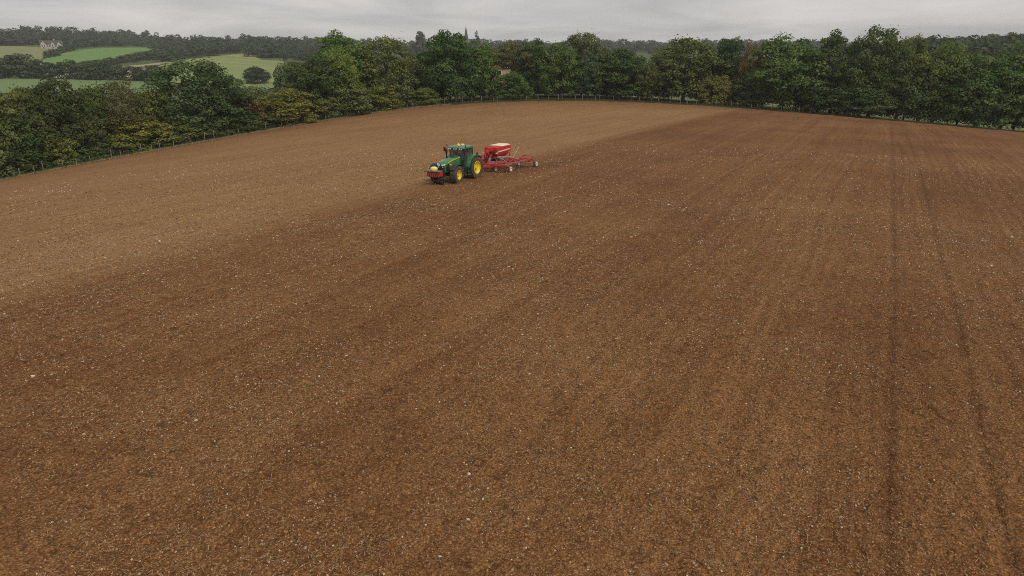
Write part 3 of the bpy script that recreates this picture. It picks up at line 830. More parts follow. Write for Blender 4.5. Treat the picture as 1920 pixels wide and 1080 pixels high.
# --- hedge of shrubs and trees down the left side
HEDGE = [
 ('bush', -45, 158, 130, 9, OL, 'olive hedge tree cut by the left edge of the picture', 0),
 ('bush', 14, 161, 84, 10, (0.100, 0.108, 0.034), 'yellowish hedge tree next to the left edge of the picture', 1),
 ('oak', 86, 138, 126, 9, (0.052, 0.064, 0.024), 'big dark hedge tree nearest the left edge with its top above the valley meadow', 0),
 ('bush', 168, 157, 74, 10, (0.070, 0.090, 0.026), 'leafy green shrub between the big dark hedge tree and the feathery brown one', 2),
 ('birch', 216, 142, 104, 9, (0.088, 0.080, 0.036), 'feathery brownish tree in the left hedge', 0),
 ('bush', 276, 165, 80, 9, (0.090, 0.105, 0.030), 'yellow green shrub left of the large rounded ash', 3),
 ('ash', 362, 112, 184, 10, (0.054, 0.078, 0.034), 'large rounded blue green ash, biggest tree in the left hedge', 0),
 ('bush', 455, 168, 70, 8, OR, 'orange tinged shrub right of the large rounded ash', 1),
 ('bush', 440, 200, 90, 6.0, (0.062, 0.080, 0.026), 'green shrub below the orange tinged one', 0),
 ('broad', 540, 166, 136, 7.3, (0.125, 0.118, 0.030), 'broad golden green shrub at the right end of the left hedge', 1),
 ('bush', 536, 116, 70, 22, GY, 'grey green willow behind the golden green shrub', 2),
 ('bush', 480, 158, 90, 16, GY, 'pale grey green shrub behind the orange tinged one', 3),
 ('bush', 15, 224, 120, 6.7, (0.052, 0.070, 0.022), 'dark green bush in the front row at the left edge', 0),
 ('bush', 98, 252, 84, 5.3, (0.125, 0.138, 0.030), 'low yellow green bush in the front row of the hedge', 1),
 ('bush', 165, 264, 70, 4.7, (0.075, 0.100, 0.038), 'low dull green bush between two yellower bushes by the fence', 2),
 ('bush', 255, 218, 128, 7.0, (0.138, 0.132, 0.032), 'wide yellow tinted bush in front of the feathery brown tree', 3),
 ('bush', 345, 222, 96, 5.7, (0.104, 0.112, 0.030), 'olive bush at the foot of the large rounded ash', 0),
 ('bush', 408, 214, 84, 5.3, (0.066, 0.076, 0.026), 'dark bush at the right foot of the large rounded ash', 2),
 ('bush', 500, 212, 86, 5.3, (0.072, 0.080, 0.026), 'low dark bush under the golden green shrub', 1),
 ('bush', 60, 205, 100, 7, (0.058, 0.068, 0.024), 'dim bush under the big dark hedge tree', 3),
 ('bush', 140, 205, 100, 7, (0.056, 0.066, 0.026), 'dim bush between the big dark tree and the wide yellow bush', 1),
 ('bush', 318, 245, 70, 4.7, (0.058, 0.074, 0.026), 'small dark bush leaning on the fence below the olive bush', 2),
 ('bush', -90, 235, 150, 5, OL, 'hedge bush beyond the left edge of the picture', 2),
]
for k, px, yt, w, off, col, lab, var in HEDGE:
    nm = {'oak': 'oak_tree', 'ash': 'ash_tree', 'broad': 'shrub', 'birch': 'birch_tree', 'bush': 'shrub'}[k]
    tree_px(nm, k, px, yt, w, edge_D(px) + off, col, lab, 'shrub' if nm == 'shrub' else 'tree', 'hedge along the left side of the field', var, 1.05)

# --- lone and mid distance trees
def tree_gnd(name, kind, px, ybase, ytop, wpx, col, label, cat='tree', group=None, var=None, D=None):
    if D is None:
        x, y, t = hit(T, [px], [ybase], t0=170, n=900); x, y = float(x[0]), float(y[0])
    else:
        u, Y, Z = ray(px, ybase); x, y = float(u * D / Y), D
    return tree_px(name, kind, px, ytop, wpx, y, col, label, cat, group, var)
tree_gnd('oak_tree', 'broad', 479, 158, 124, 50, (0.030, 0.042, 0.026), 'lone dark round tree at the foot of the striped meadow', var=2)
tree_gnd('shrub', 'far', 447, 162, 147, 18, GR, 'small green tree left of the lone dark round tree', 'shrub', var=1)
ORD = 'first second third fourth fifth sixth seventh eighth ninth tenth eleventh twelfth thirteenth'.split()
FARC = [(0.036, 0.050, 0.026), (0.046, 0.060, 0.030), (0.058, 0.066, 0.032), (0.040, 0.058, 0.024)]
for i, (px, yb, yt, w) in enumerate(((-28, 148, 102, 50), (8, 147, 108, 44), (36, 147, 98, 56), (66, 148, 110, 40), (92, 149, 118, 36), (124, 149, 111, 38), (150, 150, 119, 32), (176, 150, 114, 46),
                                     (196, 150, 112, 30), (218, 151, 120, 34), (246, 152, 122, 44), (272, 152, 122, 40), (290, 153, 122, 46))):
    tree_gnd('hedgerow_tree', 'far', px, yb, yt, w * 1.15, FARC[i % 4], ORD[i] + ' dark tree from the left in the hedgerow above the valley meadow', 'tree', 'hedgerow above the valley meadow', i)
for i, (px, yb, yt, w) in enumerate(((140, 128, 116, 22), (162, 126, 113, 26), (184, 123, 111, 26), (206, 121, 107, 24), (226, 118, 104, 26), (246, 116, 99, 28), (266, 113, 96, 30), (290, 112, 92, 34), (306, 116, 96, 34))):
    tree_gnd('hedgerow_tree', 'far', px, yb, yt, w * 1.15, FARC[(i + 1) % 4], ORD[i] + ' small tree from the left in the hedge climbing below the bright meadow', 'tree', 'hedge below the bright meadow', i)
tree_gnd('tree', 'far', 85, 110, 95, 14, FARC[3], 'left of two small trees on the slope below the white house', 'tree', var=0)
tree_gnd('tree', 'far', 97, 108, 92, 15, FARC[0], 'right of two small trees on the slope below the white house', 'tree', var=1)
for i, (px, yb, yt, w) in enumerate(((112, 100, 86, 22), (124, 98, 84, 18), (136, 96, 82, 18), (108, 106, 98, 10))):
    tree_gnd('tree', 'far', px, yb, yt, w, FARC[(i + 2) % 4], ('largest', 'middle', 'rightmost', 'lowest and smallest')[i % 4] + ' of the trees on the lane between white house and bright meadow', 'tree', 'trees beside the lane below the house', i)
# skyline trees that stand out
tree_gnd('skyline_tree', 'far', 464, 84, 64, 20, FARC[0], 'square headed dark tree standing up from the skyline above the striped meadow', var=2, D=1000)
tree_gnd('skyline_tree', 'far', 272, 80, 56, 22, FARC[0], 'leaning tree topping the skyline wood above the bright meadow', var=1, D=1050)
tree_gnd('skyline_tree', 'far', 240, 80, 55, 24, FARC[1], 'round tree topping the skyline wood left of the leaning one', var=3, D=1050)
tree_gnd('skyline_tree', 'far', 786, 84, 59, 36, (0.075, 0.075, 0.060), 'pale grey tree on the skyline left of the big dark oak', var=0, D=620)
tree_gnd('conifer', 'cone', 893, 80, 56, 17, (0.028, 0.032, 0.026), 'small pointed dark conifer on the skyline right of the church spire', D=900, var=0)

# wooded hill behind the right end of the belt
HILL = ['rounded tree ' + w_ + ' of the wooded hill on the right' for w_ in ('first from the left on the crest', 'second from the left on the crest', 'third from the left on the crest', 'fourth from the left on the crest', 'fifth from the left on the crest', 'yellowest on the crest', 'on the crest at the picture edge', 'darkest on the face', 'yellow green on the face', 'at the picture edge on the face', 'leftmost on the face')]
for i, (px, yt, w, D, col) in enumerate(((1745, 74, 46, 420, FARC[2]), (1772, 70, 44, 450, FARC[0]), (1800, 66, 46, 440, FARC[1]), (1832, 64, 48, 430, FARC[0]), (1862, 64, 46, 460, (0.075, 0.085, 0.036)),
                                    (1892, 60, 52, 440, (0.088, 0.094, 0.038)), (1924, 58, 54, 430, (0.072, 0.085, 0.034)), (1816, 82, 56, 330, (0.040, 0.052, 0.030)), (1880, 80, 64, 320, (0.085, 0.098, 0.040)),
                                    (1940, 78, 64, 310, (0.070, 0.088, 0.036)), (1765, 88, 50, 330, FARC[1]))):
    tree_px('hillside_tree', 'far', px, yt, w * 1.25, D, col, HILL[i], 'tree', 'wooded hill on the right', i)

# --- woods on the far hills: one mass
def wood_mass(name, places, label, seed, cols=None):
    g = np.random.default_rng(seed)
    base = [crown_arrays(900 + i, 22, 20, 0.075, 0.0, 0.36, 0.92, 0.48, (0.15, 0.25), 0.75, 0.30) for i in range(5)]
    VV, LV, CV = [], [], []
    for (x, y, h, w) in places:
        V, Q, lv, cv = base[g.integers(5)]
        a = g.uniform(0, 6.28); c, s = math.cos(a), math.sin(a)
        P = np.stack([(V[:, 0] * c - V[:, 1] * s) * w + x, (V[:, 0] * s + V[:, 1] * c) * w + y, V[:, 2] * h + Tz(x, y) - 0.5], -1)
        VV.append(P); LV.append(lv); tv = g.random(); CV.append(np.clip(0.35 * cv + 0.65 * tv, 0, 1))
    V = np.concatenate(VV)
    me = mesh_np(name, V, np.arange(len(V)).reshape(-1, 4), LEAF)
    for nm, d in (('lv', np.concatenate(LV)), ('cv', np.concatenate(CV))):
        t = me.attributes.new(nm, 'FLOAT', 'FACE'); t.data.foreach_set('value', d.astype(np.float32))
    o = link(name, me); o.color = (0.078, 0.098, 0.052, 1)
    return tag(o, label, 'wood', kind='stuff')
def places(px0, px1, lo, hi, n, h=(9, 15), w=(10, 16)):
    """lo/hi: nearest and farthest distance as (pixel, metres) lists"""
    out = []
    for i in range(n):
        px = px0 + (px1 - px0) * (i + rng.random()) / n
        d0 = np.interp(px, *zip(*lo)); d1 = np.interp(px, *zip(*hi))
        D = d0 + (d1 - d0) * rng.random()
        out.append((float((px - 960) / FPX * D / 1.06), D, rng.uniform(*h), rng.uniform(*w)))
    return out
def gd(px, py):
    x, y, t = hit(T, [px], [py], t0=190, n=900); return float(y[0])
lo = [(px, gd(px, py)) for px, py in ((-150, 86), (0, 86), (78, 87), (118, 89), (140, 92), (200, 88), (280, 88), (300, 100), (330, 112), (400, 104), (455, 99), (480, 108), (640, 112))]
hiA = [(-150, 1250), (640, 1250)]
pl = places(-150, 660, lo, hiA, 330, (7, 18), (12, 24)) + places(-150, 660, lo, [(p, d + 40) for p, d in lo], 110, (7, 12), (11, 18))
pl = [p for p in pl if not (abs(p[0] / p[1] * 1.06 * FPX + 960 - 98) < 22 and p[1] < gd(98, 89) + 25)]
wood_mass('hilltop_wood', pl, 'far off wood covering the skyline hill on the left', 1)
wood_mass('skyline_wood', places(560, 1780, [(560, 760), (1780, 820)], [(560, 1250), (1780, 1250)], 330, (8, 15), (13, 22)), 'hazy far off wood along the skyline behind the belt', 2)
wood_mass('slope_wood', places(470, 600, [(470, gd(480, 116)), (600, gd(600, 116))], [(470, 900), (600, 900)], 50), 'dark copse on the slope right of the striped meadow', 3)
wood_mass('hill_wood', places(1690, 2150, [(1690, 215), (2150, 200)], [(1690, 620), (2150, 620)], 260, (10, 15), (12, 19)), 'wood covering the near hill behind the right end of the belt', 4)
wood_mass('valley_scrub', places(-150, 640, [(-150, 185), (300, 200), (640, 230)], [(-150, 215), (300, 235), (640, 300)], 90, (2, 4.5), (6, 10)), 'low scrub in the hollow behind the left hedge', 5)

# ------------------------------------------------------------------ fences
POST_ME = None
def fence(name, az0, az1, off, step, label):
    root = empty(name)
    az = np.radians(np.linspace(az0, az1, 4000)); rr = edge_r(az) + off
    x, y = rr * np.sin(az), rr * np.cos(az)
    d = np.r_[0, np.cumsum(np.hypot(np.diff(x), np.diff(y)))]
    n = int(d[-1] / step)
    tt = np.linspace(0, d[-1], n) + np.r_[0, rng.uniform(-.7, .7, n - 2), 0]
    xs, ys = np.interp(tt, d, x), np.interp(tt, d, y)
    zs = T(xs, ys)
    root.location = (xs[0], ys[0], zs[0])
    m = MB(); m.tube([(0, 0, -0.3), (0, 0, 1.22), (0, 0, 1.32)], [0.06, 0.055, 0.02], 8)
    me = m.mesh('post', POSTW, True)
    tops = []
    for i in range(n):
        p = link('post', me, root)
        k = rng.uniform(0.72, 1.15)
        p.location = (xs[i] - xs[0], ys[i] - ys[0], zs[i] - zs[0])
        p.rotation_euler = (rng.normal(0, .08), rng.normal(0, .08), rng.uniform(0, 6))
        p.scale = (1, 1, k)
    for hgt in (0.3, 0.65, 1.0, 1.12):
        m = MB(); m.tube([(xs[i] - xs[0], ys[i] - ys[0], zs[i] - zs[0] + hgt) for i in range(n)], 0.004, 4)
        m.build('wire', WIRE, root)
    return tag(root, label, 'fence')
fence('post_fence', -45, -9.5, 1.1, 2.0, 'post and wire fence between the left hedge and the soil')
fence('post_fence', -8.5, 45, 1.4, 2.0, 'post and wire fence along the foot of the tree belt')

# rough grass along the fences
def tufts(name, az0, az1, d0, d1, n, h, label, mat):
    az = np.radians(rng.uniform(az0, az1, n)); off = rng.uniform(d0, d1, n)
    rr = edge_r(az) + off; x, y = rr * np.sin(az), rr * np.cos(az); z = T(x, y)
    B = 6
    V = np.zeros((n, B, 3, 3))
    hh = rng.uniform(*h, (n, B)) * (0.6 + 0.8 * rng.random((n, 1)))
    a = rng.uniform(0, 6.28, (n, B)); bx = rng.normal(0, 0.12, (n, B)); by = rng.normal(0, 0.12, (n, B)); ln = rng.normal(0, 0.16, (n, B, 2))
    wd = 0.035
    V[..., 0, 0] = x[:, None] + bx - np.cos(a) * wd; V[..., 0, 1] = y[:, None] + by - np.sin(a) * wd; V[..., 0, 2] = z[:, None] - 0.02
    V[..., 1, 0] = x[:, None] + bx + np.cos(a) * wd; V[..., 1, 1] = y[:, None] + by + np.sin(a) * wd; V[..., 1, 2] = z[:, None] - 0.02
    V[..., 2, 0] = x[:, None] + bx + ln[..., 0]; V[..., 2, 1] = y[:, None] + by + ln[..., 1]; V[..., 2, 2] = z[:, None] + hh
    me = mesh_np(name, V.reshape(-1, 3), np.arange(n * B * 3).reshape(-1, 3), LEAF)
    for nm in ('lv', 'cv'):
        t = me.attributes.new(nm, 'FLOAT', 'FACE'); t.data.foreach_set('value', (rng.random(n * B) if nm == 'lv' else np.repeat(rng.random(n), B)).astype(np.float32))
    o = link(name, me); o.color = (*mat, 1)
    return tag(o, label, 'grass', kind='stuff')
tufts('verge_grass', -48, -9, 0.4, 4.8, 9000, (0.15, 0.5), 'rough green grass along the left fence', (0.085, 0.105, 0.036))
tufts('dry_grass', -48, -5, -0.2, 0.5, 4200, (0.10, 0.28), 'pale dry grass edging the soil on the left', (0.44, 0.35, 0.19))
tufts('belt_grass', -9, 46, 0.3, 3.0, 5200, (0.15, 0.5), 'rough grass at the foot of the tree belt', (0.100, 0.115, 0.040))

# ------------------------------------------------------------------ buildings
STONE = plain('church_stone', (0.24, 0.20, 0.16), 0.9, var=0.2, scale=0.6)
LEADR = plain('spire_shingle', (0.055, 0.046, 0.042), 0.8, var=0.2, scale=0.8)
WHITE = plain('white_render', (0.44, 0.41, 0.34), 0.8, var=0.06, scale=0.5)
TILE = plain('dark_tile', (0.085, 0.055, 0.045), 0.85, var=0.25, scale=1.5)
GLASSD = plain('window_glass', (0.02, 0.022, 0.025), 0.12)
FRAMEW = plain('white_frame', (0.62, 0.60, 0.55), 0.6)
BRICK = plain('pale_brick', (0.50, 0.34, 0.26), 0.9, var=0.18, scale=2.5)
def at_px(px, py, D):
    u, Y, Z = ray(px, py); t = D / float(Y); return float(u) * t, D, CAMZ + float(Z) * t

# church on the far ridge
cx, cy, cz = at_px(873.5, 47, 1000)
gz0 = Tz(cx, cy)
ch = empty('church', (cx, cy, gz0), R(20))
H = cz - gz0
m = MB(); m.box((0, 0, (H - 19) / 2 - 1), (7.2, 7.2, H - 19 + 2)); tw = m.build('tower', STONE, ch)
m = MB()
for s in (-1, 1):
    m.box((s * 3.62, 0, H - 23), (0.12, 1.6, 3.4)); m.box((0, s * 3.62, H - 23), (1.6, 0.12, 3.4))
m.build('louvre', GLASSD, tw)
m = MB(); rings = []
for z, r in ((H - 19.2, 4.3), (H - 17.6, 3.2), (H - 10, 1.65), (H - 1.2, 0.12)):
    rings.append([(r * math.cos(k * math.pi / 4 + math.pi / 8), r * math.sin(k * math.pi / 4 + math.pi / 8), z) for k in range(8)])
m.loft(rings); spi = m.build('spire', LEADR, ch)
m = MB(); m.tube([(0, 0, H - 1.4), (0, 0, H + 0.6)], 0.09, 6); m.box((0, 0, H - 0.1), (0.9, 0.12, 0.12)); m.build('finial', LEADR, spi)
m = MB(); m.box((13, 0, 4), (19, 9, 8)); nv = m.build('nave', STONE, ch)
m = MB(); m.prism([(-5, 8), (5, 8), (0, 13.5)], 3.6, 22.8, 'YZ'); m.build('nave_roof', TILE, ch)
tag(ch, 'church with a slender pointed spire on the far skyline', 'church')

# white house below the hilltop wood
hx, hy, ht = hit(T, [98], [91.5], t0=190, n=900); hx, hy = float(hx[0]), float(hy[0])
hs = empty('white_house', (hx, hy, Tz(hx, hy)), math.atan2(-hx, hy) * 1.0)
m = MB(); m.box((0, 0, 1.9), (18, 7, 4.8)); w = m.build('wall', WHITE, hs)
m = MB(); m.prism([(-4, 4.25), (4, 4.25), (0, 7.6)], -9.4, 9.4, 'YZ'); rf = m.build('roof', TILE, hs)
m = MB(); m.box((2.6, 0.6, 7.6), (1.1, 0.9, 2.4)); m.build('chimney', BRICK, rf)
for gx, gw in ((-6.6, 4.2), (0.9, 3.0), (6.0, 3.2)):
    m = MB(); m.prism([(gx - gw / 2, -0.4), (gx + gw / 2, -0.4), (gx + gw / 2, 4.3), (gx, 4.3 + gw * 0.62), (gx - gw / 2, 4.3)], -3.49, -4.4, 'XZ'); gb = m.build('gable', WHITE, hs)
    m = MB()
    for s in (-1, 1): m.bar((gx, -3.6, 4.5 + gw * 0.62), (gx + s * (gw / 2 + .35), -3.6, 4.15), 2.0, 0.16)
    m.build('gable_roof', TILE, gb)
for wx, z in ((-7.4, 2.6), (-5.8, 2.6), (0.9, 2.8), (6, 2.8), (0.9, 0.9), (6, 0.9), (-6.6, 0.9)):
    f = MB().box((wx, -4.41, z), (1.3, 0.06, 1.4)).build('window', FRAMEW, hs)
    MB().box((wx, -4.45, z), (1.05, 0.05, 1.15)).build('pane', GLASSD, f)
for wx in (-3.2, -1.6, 3.2):
    f = MB().box((wx, -3.53, 2.5), (1.3, 0.06, 1.4)).build('window', FRAMEW, hs)
    MB().box((wx, -3.57, 2.5), (1.05, 0.05, 1.15)).build('pane', GLASSD, f)
tag(hs, 'long white house with several gables below the hilltop wood', 'house')

# brick house glimpsed through the belt
bx, by, _ = at_px(945, 140, 205)
bh = empty('brick_house', (bx, by, Tz(bx, by)), R(8))
zb = at_px(945, 127, 205)[2] - Tz(bx, by) + 3.0
zb = max(zb, 6.0)
m = MB(); m.box((0, 0, (zb - 3) / 2 - .3), (6.4, 7, zb - 3 + .6)); m.build('wall', BRICK, bh)
m = MB(); m.prism([(-4, zb - 3.02), (4, zb - 3.02), (0, zb - 0.2)], -3.6, 3.6, 'YZ'); m.build('roof', plain('red_tile', (0.20, 0.10, 0.07), 0.85, var=0.25, scale=2), bh)
for wx in (-1.8, 1.6):
    for z in (1.5, zb - 4.2):
        f = MB().box((wx, -3.53, z), (1.2, 0.08, 1.3)).build('window', FRAMEW, bh)
        MB().box((wx, -3.58, z), (0.95, 0.06, 1.05)).build('pane', GLASSD, f)
tag(bh, 'pale brick house glimpsed through a gap in the tree belt', 'house')

# long pale roof on the skyline left of the belt
px_, py_, pz_ = at_px(571, 80, 940)
br = empty('barn', (px_, py_, Tz(px_, py_)), R(12))
hb = pz_ - Tz(px_, py_)
MB().box((0, 0, hb / 2 - 1), (15, 8, hb - 1)).build('wall', WHITE, br)
m = MB(); m.prism([(-4.6, hb - 1.55), (4.6, hb - 1.55), (0, hb)], -7.9, 7.9, 'YZ'); m.build('roof', plain('pale_roof', (0.62, 0.60, 0.58), 0.6), br)
tag(br, 'long pale barn roof on the skyline above the striped meadow', 'barn')

# ------------------------------------------------------------------ tractor and seed drill
GREEN = plain('green_paint', (0.022, 0.175, 0.045), 0.34, spec=0.5, var=0.10, dirt=0.20)
GREEN.node_tree.nodes['Principled BSDF'].inputs['Coat Weight'].default_value = 0.6
YELLOW = plain('yellow_paint', (0.82, 0.62, 0.02), 0.42, var=0.10, dirt=0.22)
BLACK = plain('black_plastic', (0.020, 0.020, 0.020), 0.55, var=0.3, dirt=0.15)
CAST = plain('chassis_iron', (0.028, 0.036, 0.028), 0.6, var=0.3, dirt=0.25)
TYRE = plain('tyre_rubber', (0.060, 0.048, 0.038), 0.9, var=0.3, dirt=0.55)
REDP = plain('red_paint', (0.50, 0.024, 0.020), 0.42, var=0.15, dirt=0.18)
REDD = plain('dusty_red_paint', (0.40, 0.10, 0.075), 0.7, var=0.3, dirt=0.5)
STEEL = plain('worn_steel', (0.30, 0.27, 0.24), 0.5, metal=0.5, var=0.2, dirt=0.3)
HOSE = plain('grey_hose', (0.33, 0.24, 0.21), 0.6, var=0.2, dirt=0.3)
LIDC = plain('cream_cover', (0.78, 0.66, 0.50), 0.7, var=0.05)
LAMP = plain('lamp_lens', (0.85, 0.86, 0.84), 0.15)
AMBER = plain('amber_lens', (0.95, 0.80, 0.18), 0.2)
PALEY = plain('pale_yellow_plastic', (0.85, 0.74, 0.20), 0.35, var=0.06)
WHITEP = plain('white_stripe', (0.80, 0.62, 0.55), 0.4, var=0.05)
EXH = plain('exhaust_stack', (0.045, 0.016, 0.018), 0.45, metal=0.3, var=0.3)
gl = NG('cab_glass')
gl.b.inputs['Base Color'].default_value = (0.10, 0.12, 0.11, 1)
gl.b.inputs['Roughness'].default_value = 0.04
gl.b.inputs['Transmission Weight'].default_value = 0.0
gl.b.inputs['Alpha'].default_value = 0.34
CABG = gl.m

TH = math.pi - math.atan2(0.470, 0.883)            # tractor
THD = math.pi - math.atan2(0.530, 0.848)           # drill, trailing a little off line
TX, TY = -3.97, 57.4
TZ0 = float(field_z(np.array([TX]), np.array([TY]))[0]) - 0.06
nxy = lambda x, y: (TX + x * math.cos(TH) - y * math.sin(TH), TY + x * math.sin(TH) + y * math.cos(TH))
def slope_of(y0, y1, x0, x1):
    a, b = nxy(0, y0), nxy(0, y1); c, d = nxy(x0, 0), nxy(x1, 0)
    f = lambda p: float(F(np.array([p[0]]), np.array([p[1]]))[0])
    return math.atan2(f(b) - f(a), y1 - y0), math.atan2(f(d) - f(c), x1 - x0)
pit, rol = slope_of(0, 2.8, -1, 1)
tr = empty('tractor', (TX, TY, TZ0)); tr.rotation_euler = (pit, -rol, TH)
tag(tr, 'green tractor with yellow wheels pulling the red seed drill', 'tractor')

def wheel(name, loc, r, w, rim_r, parent, side, lugs=22, steer=0.0):
    o = empty(name, loc, steer, parent)
    h = w / 2
    prof = [(-h * .86, rim_r), (-h * .98, rim_r + (r - rim_r) * .35), (-h, r * .86), (-h * .90, r * .945), (0, r * .97), (h * .90, r * .945), (h, r * .86), (h * .98, rim_r + (r - rim_r) * .35), (h * .86, rim_r)]
    m = MB(); m.lathe(prof, 40)
    for k in range(lugs):                        # chevron lugs
        for s in (-1, 1):
            t0 = 2 * math.pi * (k + (0.25 if s > 0 else -0.25)) / lugs
            pts = []
            for q in range(3):
                ax = s * h * (0.03 + 0.47 * q); tt = t0 + 0.19 * q * 22 / lugs * .8
                rr = r * (0.985 if q < 2 else 0.925)
                pts.append((ax, rr * math.cos(tt), rr * math.sin(tt)))
            for a, b in zip(pts, pts[1:]): m.bar(a, b, 0.055 * r / .95 + 0.01, 0.075)
    ty = m.build('tyre', TYRE, o, smooth=True)
    s = side
    m = MB(); m.lathe([(s * h * .90, rim_r * 1.03), (s * h * .93, rim_r * .97), (s * h * .55, rim_r * .90), (s * h * .42, rim_r * .62), (s * h * .30, rim_r * .55), (s * h * .36, rim_r * .30), (s * h * .62, rim_r * .26), (s * h * .66, 0.01)], 36)
    m.lathe([(-s * h * .90, rim_r * 1.03), (-s * h * .55, rim_r * .92), (-s * h * .2, 0.01)], 24)
    rm = m.build('rim', YELLOW, o, smooth=True)
    m = MB()
    for k in range(8):
        t = 2 * math.pi * k / 8
        m.tube([(s * h * .40, rim_r * .42 * math.cos(t), rim_r * .42 * math.sin(t)), (s * h * .52, rim_r * .42 * math.cos(t), rim_r * .42 * math.sin(t))], 0.022, 6)
    m.build('wheel_bolts', STEEL, rm)
    return o
for s in (-1, 1):
    wheel('rear_wheel', (s * 0.97, 0, 0.93), 0.95, 0.62, 0.52, tr, s)
    wheel('front_wheel', (s * 0.97, 2.77, 0.71), 0.73, 0.52, 0.37, tr, s, 18, R(3))
# chassis
m = MB()
m.box((0, 1.35, 0.88), (0.56, 3.3, 0.52)); m.box((0, 0.0, 0.93), (1.36, 0.42, 0.42)); m.box((0, 2.77, 0.70), (1.40, 0.22, 0.22)); m.box((0, 3.10, 0.95), (0.5, 0.9, 0.5)); m.box((0, -0.5, 0.95), (0.5, 0.7, 0.6))
m.build('chassis', CAST, tr, bevel=0.03)
# bonnet: lofted sections along y
def hood_sec(y, zt, zb, wt, wb):
    return [(-wb / 2, y, zb), (-wb / 2 * 1.02, y, (zb * .5 + zt * .5)), (-wt / 2, y, zt - 0.10), (-wt / 2 * .72, y, zt - 0.015), (0, y, zt + 0.02),
            (wt / 2 * .72, y, zt - 0.015), (wt / 2, y, zt - 0.10), (wb / 2 * 1.02, y, (zb * .5 + zt * .5)), (wb / 2, y, zb)]
m = MB(); m.loft([hood_sec(1.28, 2.02, 1.08, .84, .86), hood_sec(1.9, 1.98, 1.06, .86, .88), hood_sec(2.6, 1.90, 1.02, .86, .90), hood_sec(3.15, 1.80, 0.98, .84, .90), hood_sec(3.45, 1.70, 0.98, .78, .84), hood_sec(3.56, 1.60, 1.0, .70, .78)])
bon = m.build('bonnet', GREEN, tr, smooth=True)
for s in (-1, 1):
    m = MB(); pts = [(s * .435, 1.34, 1.915), (s * .447, 1.9, 1.870), (s * .447, 2.6, 1.795), (s * .436, 3.15, 1.70)]
    for a, b in zip(pts, pts[1:]): m.bar(a, b, 0.03, 0.045)
    m.build('yellow_stripe', YELLOW, bon)
    m = MB(); m.prism([(3.02, 1.08), (3.44, 1.06), (3.44, 1.50), (3.06, 1.62)], s * .455, s * .475); m.build('side_grille', BLACK, bon)
    # leaping animal emblem
    em = [(2.72, 1.50), (2.80, 1.47), (2.84, 1.40), (2.87, 1.48), (2.96, 1.53), (3.00, 1.60), (2.95, 1.58), (2.93, 1.66), (2.90, 1.59), (2.82, 1.55), (2.74, 1.58), (2.68, 1.52), (2.64, 1.42)]
    m = MB(); m.prism(em, s * .456, s * .468); m.build('emblem', YELLOW, bon)
    m = MB(); m.loft([[(s * .08, 3.50, 1.50), (s * .36, 3.46, 1.54), (s * .39, 3.40, 1.66), (s * .12, 3.52, 1.60)], [(s * .08, 3.60, 1.50), (s * .35, 3.56, 1.54), (s * .38, 3.49, 1.66), (s * .12, 3.60, 1.60)]])
    m.build('headlight', LAMP, bon)
    m = MB(); m.box((s * .2, 3.585, 1.40), (0.09, 0.03, 0.08)); m.build('grille_lamp', LAMP, bon)
m = MB(); m.box((0, 3.55, 1.27), (0.66, 0.06, 0.50)); m.build('front_grille', BLACK, bon, bevel=0.02)
m = MB()
for k in range(5): m.box((0, 3.59, 1.10 + k * .075), (0.56, 0.02, 0.018))
m.build('grille_slats', CAST, bon)
m = MB(); m.box((0, 1.85, 2.0), (0.3, 0.5, 0.03)); m.build('bonnet_vent', BLACK, bon)
# front linkage block and arms
m = MB(); m.box((0, 3.62, 0.80), (0.6, 0.35, 0.42))
for s in (-1, 1):
    m.bar((s * .32, 3.6, 0.62), (s * .36, 4.25, 0.55), 0.09, 0.13)
m.bar((0, 3.6, 0.98), (0, 4.2, 0.92), 0.06)
m.build('front_linkage', CAST, tr, bevel=0.01)
# front wings
for s in (-1, 1):
    m = MB(); sec = []
    for k in range(7):
        a = R(35 + k * 17); rr = 0.82
        y, z = 2.77 + rr * math.cos(a), 0.71 + rr * math.sin(a)
        sec.append([(s * .74, y, z), (s * 1.22, y, z - .02), (s * 1.22, y, z + .015), (s * .74, y, z + .035)])
    m.loft(sec); m.build('front_wing', BLACK, tr, smooth=True)
# cab
cab = MB(); cab.box((0, 0.28, 1.16), (1.5, 1.75, 0.16)); cb_ = cab.build('cab_floor', CAST, tr, bevel=0.02)
pA, pB, pC = 1.12, 0.40, -0.10
m = MB()
for s in (-1, 1):
    m.bar((s * .62, pA + .04, 1.22), (s * .74, pA - .10, 2.500), 0.07)
    m.bar((s * .80, pB, 1.22), (s * .80, pB, 2.500), 0.06)
    m.bar((s * .74, pC - .02, 1.50), (s * .74, pC + .02, 2.500), 0.09)
m.bar((-.62, pA + .03, 1.50), (.62, pA + .03, 1.50), 0.05); m.bar((-.74, pC, 1.7), (.74, pC, 1.7), 0.05)
m.build('cab_frame', BLACK, tr)
def pane(name, pts, par=tr):
    b = MB(); vv = [b.bm.verts.new(p) for p in pts]; b.bm.faces.new(vv)
    nrm = (Vector(pts[1]) - Vector(pts[0])).cross(Vector(pts[2]) - Vector(pts[0])).normalized() * 0.012
    v2 = [b.bm.verts.new(Vector(p) + nrm) for p in pts]; b.bm.faces.new(list(reversed(v2)))
    for i in range(len(pts)):
        j = (i + 1) % len(pts); b.bm.faces.new((vv[i], v2[i], v2[j], vv[j]))
    return b.build(name, CABG, par)
pane('windscreen', [(-.60, pA + .03, 1.30), (.60, pA + .03, 1.30), (.71, pA - .09, 2.470), (-.71, pA - .09, 2.470)])
pane('rear_window', [(-.70, pC, 1.72), (.70, pC, 1.72), (.70, pC + .02, 2.470), (-.70, pC + .02, 2.470)])
